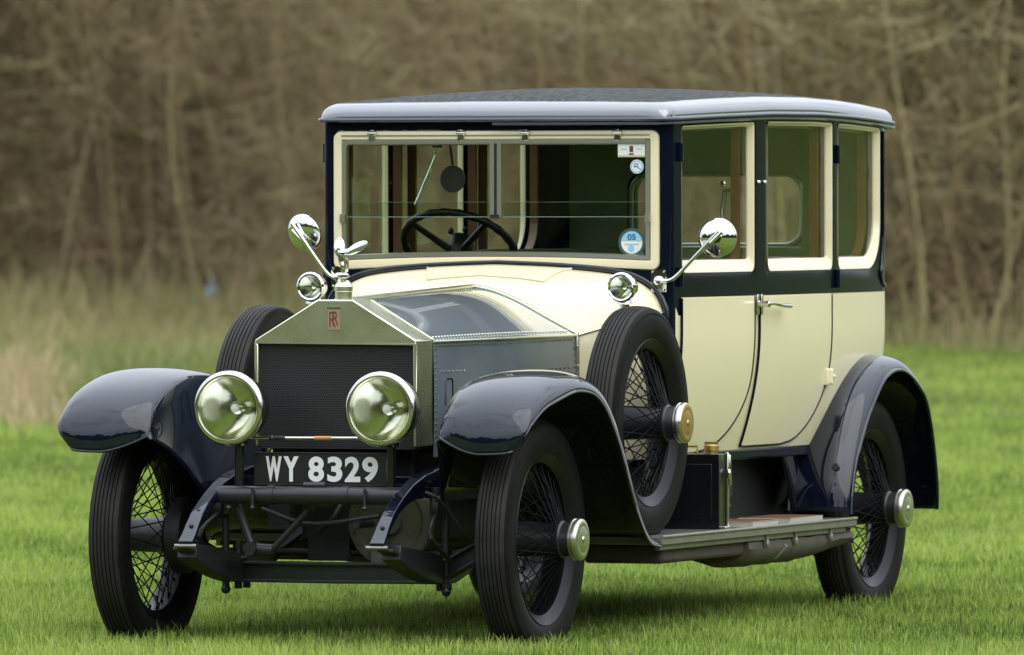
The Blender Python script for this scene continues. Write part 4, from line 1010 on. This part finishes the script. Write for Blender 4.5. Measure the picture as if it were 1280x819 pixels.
# ---- rough dry grass, left behind the car
parts = []
P, D, l = rnd_field(120000, 67, 126, 2.0)
keep = RNG.random(len(P)) < rough_mask(D, l)*(.35+.65*vnoise(P, .5, 9)); P, D, l = P[keep], D[keep], l[keep]
q = vnoise(P, .38, 21)*.6+vnoise(P, 1.4, 22)*.4
side = smooth(.0385, .0475, -l/D)
tint = np.clip((.24+.70*q)*.85+.45*side*(D < 90)+.20*RNG.standard_normal(len(P))*.5-.50*(1-side)*smooth(71, 76, D)*(1-smooth(90, 102, D))*smooth(.3, .6, vnoise(P, .3, 77)), 0, 1)
parts.append(blades(P, (.06+.07*RNG.exponential(1.0, len(P)))*(.4+1.1*q)*(1+.6*side), .016*(.6+.8*RNG.random(len(P))), tint, 1.1))
P, D, l = rnd_field(60000, 96, 128, 2.5)
keep = (D > edgeD(l)-np.where(l < 0, 14, 3.5)*RNG.random(len(P))) & (D < edgeD(l)+2); P, D, l = P[keep], D[keep], l[keep]
parts.append(blades(P, .12+.22*RNG.exponential(1.0, len(P)), .022*(.6+.8*RNG.random(len(P))), np.clip(.6+.3*RNG.standard_normal(len(P)), 0, 1), .8))
roughm = leafmat('rough_grass_blade', [(0, (.13, .20, .040)), (.42, (.25, .255, .095)), (.75, (.37, .305, .155)), (1.0, (.46, .36, .21))], .3)
C, Q, T_, K = pack(parts); g = raw_mesh('rough_grass', C, Q, T_, K, roughm)
tag(g, 'long dry tan and olive grass between the field and the thicket on the left', 'grass', kind='stuff')
# ---- thicket
def prisms(A, B, ra, rb):
    # tapered three sided sticks from A to B
    n = len(A); d = B-A; d /= np.maximum(np.linalg.norm(d, axis=1, keepdims=True), 1e-6)
    u = np.cross(d, np.tile([.3, .9, .2], (n, 1))); u /= np.maximum(np.linalg.norm(u, axis=1, keepdims=True), 1e-6); v = np.cross(d, u)
    co = np.zeros((n, 6, 3))
    for k in range(3):
        c, s_ = math.cos(2*PI*k/3), math.sin(2*PI*k/3)
        co[:, k] = A+(u*c+v*s_)*ra[:, None]; co[:, 3+k] = B+(u*c+v*s_)*rb[:, None]
    b_ = np.arange(n)*6; q = np.concatenate([np.stack([b_+k, b_+(k+1) % 3, b_+3+(k+1) % 3, b_+3+k], -1) for k in range(3)])
    return co.reshape(-1, 3), q
stems = []; pts = []
def stick_chain(p, d, L_, r, seg, wob, zlift):
    out = []; p = p.copy(); d = d.copy()
    for k in range(seg):
        d2 = d+RNG.normal(0, wob, 3); d2[2] += zlift; d2 /= np.linalg.norm(d2); q = p+d2*L_/seg
        out.append((p, q, r*(1-k/seg*.7), r*(1-(k+1)/seg*.7))); p = q; d = d2
    return out
segs = []
for i in range(700):
    l = RNG.uniform(-13, 13); dep = RNG.exponential(3.2); D = float(edgeD(l))+dep
    p = np.array([*fld(D, l)[0], 0.0]); Ht = RNG.choice([RNG.uniform(3, 8), RNG.uniform(8, 15)]); r = RNG.choice([.014, .02, .03, .045, .06], p=[.38, .36, .20, .05, .01])
    tn = float(np.clip(.45+.22*RNG.standard_normal(), 0, 1))
    c = stick_chain(p, np.array([RNG.normal(0, .13), RNG.normal(0, .13), 1.0]), Ht, r, 9, .075, .10)
    segs += [(*s_, tn) for s_ in c]
    for k in range(int(RNG.integers(4, 11))):
        s_ = c[int(RNG.integers(1, 9))]; az = RNG.uniform(0, 2*PI); dd = np.array([math.cos(az), math.sin(az), RNG.uniform(.1, 1.3)]); dd /= np.linalg.norm(dd)
        b2 = stick_chain(s_[0], dd, RNG.uniform(.8, 2.6), max(.007, s_[2]*.5), 5, .22, .05); segs += [(*z, tn) for z in b2]
        for z in b2[1:]:
            for q in range(3):
                az = RNG.uniform(0, 2*PI); dd = np.array([math.cos(az), math.sin(az), RNG.uniform(-.3, 1.2)]); dd /= np.linalg.norm(dd)
                segs.append((z[1], z[1]+dd*RNG.uniform(.25, .8), .006, .003, tn))
A = np.array([s_[0] for s_ in segs]); B = np.array([s_[1] for s_ in segs]); ra = np.array([s_[2] for s_ in segs]); rb = np.array([s_[3] for s_ in segs]); tn = np.array([s_[4] for s_ in segs])
# loose twigs and brambles filling the thicket
n = 210000; l = RNG.uniform(-14, 14, n); dep = RNG.exponential(3.0, n)*.9; D = edgeD(l)+.3+dep; xy = fld(0, 0)*0+G0+D[:, None]*FD+l[:, None]*RD
z = RNG.uniform(.0, 1, n)**1.15*11; az = RNG.uniform(0, 2*PI, n); el = RNG.normal(.70, .60, n); ln_ = RNG.uniform(.25, 1.25, n)
A2 = np.stack([xy[:, 0], xy[:, 1], z], -1); B2 = A2+np.stack([np.cos(az)*np.cos(el), np.sin(az)*np.cos(el), np.sin(el)], -1)*ln_[:, None]
ra2 = RNG.uniform(.004, .010, n)
p2 = np.stack([l, z], -1)
t2 = np.clip(.42+.5*(vnoise(p2, .45, 31)-.5)+.35*(vnoise(p2, 1.6, 32)-.5)+.16*RNG.standard_normal(n), 0, 1)
co1, q1 = prisms(A, B, ra, rb); co2, q2 = prisms(A2, B2, ra2, ra2*.5)
barkm = leafmat('thicket_bark', [(0, (.21, .136, .084)), (.3, (.37, .275, .158)), (.55, (.43, .355, .182)), (.8, (.51, .45, .245)), (1.0, (.57, .51, .31))], 0, .85, .15)
th = raw_mesh('thicket', np.concatenate([co1, co2]), np.concatenate([q1, q2+len(co1)]), None, np.concatenate([np.repeat(tn, 6), np.repeat(t2, 6)]), barkm)
tag(th, 'dense brown tangle of bare winter stems and twigs filling the whole background', 'thicket', kind='stuff')
def leafquads(P, s_, tint):
    n = len(P); a = RNG.normal(size=(n, 3)); a /= np.linalg.norm(a, axis=1, keepdims=True); b_ = np.cross(a, RNG.normal(size=(n, 3))); b_ /= np.linalg.norm(b_, axis=1, keepdims=True)
    s_ = s_[:, None]; co = np.stack([P-a*s_, P+b_*s_*.6, P+a*s_, P-b_*s_*.6], 1).reshape(-1, 3); k = np.arange(n)*4
    return co, np.stack([k, k+1, k+2, k+3], -1), np.repeat(tint, 4)
# ivy and bramble leaves inside the thicket
n = 230000; l = RNG.uniform(-15, 15, n); D = edgeD(l)+1.5+RNG.exponential(2.5, n); z = RNG.uniform(0, 1, n)**1.2*12.0
p2 = np.stack([l*1.0, z], -1); dens = .25*(vnoise(p2, .5, 41) > .45)+.75*smooth(.45, .75, vnoise(p2, .9, 42))+.75*(D > edgeD(l)+4.0)
keep = RNG.random(n) < dens; l, D, z, p2 = l[keep], D[keep], z[keep], p2[keep]
P = np.concatenate([G0+D[:, None]*FD+l[:, None]*RD, z[:, None]], 1)
co, q, k = leafquads(P, RNG.uniform(.04, .10, len(P)), np.clip(vnoise(p2, .8, 43)+.2*RNG.standard_normal(len(P)), 0, 1))
ivym = leafmat('ivy_leaf', [(0, (.100, .072, .042)), (.5, (.145, .120, .056)), (1, (.175, .19, .068))], .25, .55)
iv = raw_mesh('undergrowth', co, q, None, k, ivym); tag(iv, 'dull olive ivy and bramble leaves among the stems of the thicket', 'undergrowth', kind='stuff')
# ---- trees that can be told apart at the thicket's edge
def tree(name, l, dD, Ht, r, lean, seed, label):
    global RNG
    RNG = np.random.default_rng(seed); D = float(edgeD(l))+dD; pos = fld(D, l)[0]; root = empty(name, (pos[0], pos[1], 0)); tag(root, label, 'tree', 'bare trees along the edge of the thicket')
    tr_ = stick_chain(np.zeros(3), np.array([RD[0]*lean, RD[1]*lean, 1.0]), Ht, r, 12, .07, .10); m = MB()
    path = [tr_[0][0]]+[s_[1] for s_ in tr_]; m.tube(path, [r*1.35]+[max(.012, r*(1-.075*k)) for k in range(1, 13)], 10)
    tw = []
    for k in range(16):
        s_ = tr_[int(RNG.integers(3, 12))]; az = RNG.uniform(0, 2*PI); dd = np.array([math.cos(az), math.sin(az), RNG.uniform(.4, 1.4)]); dd /= np.linalg.norm(dd)
        b2 = stick_chain(s_[0], dd, RNG.uniform(1.0, 2.6), s_[2]*.45, 6, .20, .08); m.tube([b2[0][0]]+[z[1] for z in b2], [s_[2]*.5*(1-.13*q) for q in range(7)], 6)
        for z in b2[1:]:
            for q in range(5):
                az = RNG.uniform(0, 2*PI); dd = np.array([math.cos(az), math.sin(az), RNG.uniform(-.2, 1.2)]); dd /= np.linalg.norm(dd); e_ = z[1]+dd*RNG.uniform(.3, .8)
                tw.append((z[1], e_, .007, .003))
                for j in range(2): tw.append((z[1]+(e_-z[1])*.6, e_+RNG.normal(0, .2, 3), .004, .002))
    bm_ = mat('tree_bark', (.16, .13, .08), .9, var=.35, vscale=6, bump=.5, bscale=12)
    m.build('trunk', bm_, root)
    c, q = prisms(np.array([s_[0] for s_ in tw]), np.array([s_[1] for s_ in tw]), np.array([s_[2] for s_ in tw]), np.array([s_[3] for s_ in tw]))
    o = raw_mesh('crown', c, q, None, np.full(len(c), .65), barkm); o.parent = root
for args in (('bare_tree', 4.55, 1.2, 7.5, .05, .04, 101, 'pale bare tree straight behind the rear fender, leftmost of three trunks on the right'),
             ('bare_tree', 4.95, 0.9, 8.0, .062, -.05, 102, 'thickest bare trunk of the three on the right, in the middle'),
             ('bare_tree', 5.35, 0.6, 8.0, .05, .10, 103, 'bare tree leaning right by the right edge of the picture'),
             ('bare_tree', -3.2, .5, 7.0, .075, .06, 104, 'slim bare tree behind the far front fender, under the bare tree line'),
             ('bare_tree', -4.1, 1.2, 7.5, .07, -.04, 105, 'slim pale bare tree at far left, second from the left edge'),
             ('bare_tree', -5.1, 1.6, 8.0, .10, .02, 106, 'broad tan bare trunk nearest the left edge of the picture')):
    tree(*args)
RNG = np.random.default_rng(5)
# ---- litter
lp = fld(float(edgeD(-3.5))-1.5, -3.52)[0]
m = MB(); m.ball((0, 0, .12), (.10, .085, .13), 12, None); m.tube([(0, 0, .22), (.02, .01, .30), (.06, .02, .31)], [.05, .02, .03], 8)
for i, v_ in enumerate(m.v): m.v[i] = (v_[0]+.02*math.sin(9*v_[2]+i), v_[1]+.02*math.cos(13*v_[0]), v_[2])
o = m.build('plastic_bag', mat('blue_plastic', (.16, .34, .52), .4), None); o.location = (lp[0], lp[1], .25); tag(o, 'crumpled pale blue plastic bag caught low in the thicket at left', 'bag')
lp = fld(68.2, -3.24)[0]
m = MB(); m.grid([[(.028*i-.07, .022*j-.044, .02+.012*math.sin(i*1.7+j)+.012*math.cos(j*2.1)) for j in range(5)] for i in range(6)])
o = m.build('paper_scrap', mat('white_paper', (.72, .74, .74), .7), None, solid=.004); o.location = (lp[0], lp[1], .02); tag(o, 'white crumpled paper scrap lying where the rough grass begins at far left', 'litter')
# ---- unseen hedge belt beside and behind the camera, added for reflections and shade
n = 200000; a = RNG.uniform(math.radians(-75), math.radians(135), n); rad_ = 66+RNG.normal(0, 2.2, n)+5*np.sin(a*5)
cx = np.stack([8+rad_*np.cos(a), rad_*np.sin(a)], -1); hh = 13.0+3.0*np.sin(a*11)+2.0*np.sin(a*29+1)+1.2*np.sin(a*67)
z = RNG.uniform(0, 1, n)**.8*hh
gz = ground_z(cx[:, 0], cx[:, 1]); P = np.concatenate([cx, (z+gz)[:, None]], 1)
co, q, k = leafquads(P, RNG.uniform(.35, .75, n), np.clip(.45+.3*RNG.standard_normal(n), 0, 1))
hm = leafmat('added_hedge_leaf', [(0, (.045, .055, .018)), (.5, (.075, .085, .028)), (1, (.12, .11, .05))], .25)
hg_ = raw_mesh('added_hedge_belt', co, q, None, k, hm); tag(hg_, 'unseen olive green hedge belt added behind the camera for reflections and shade', 'hedge', kind='stuff')
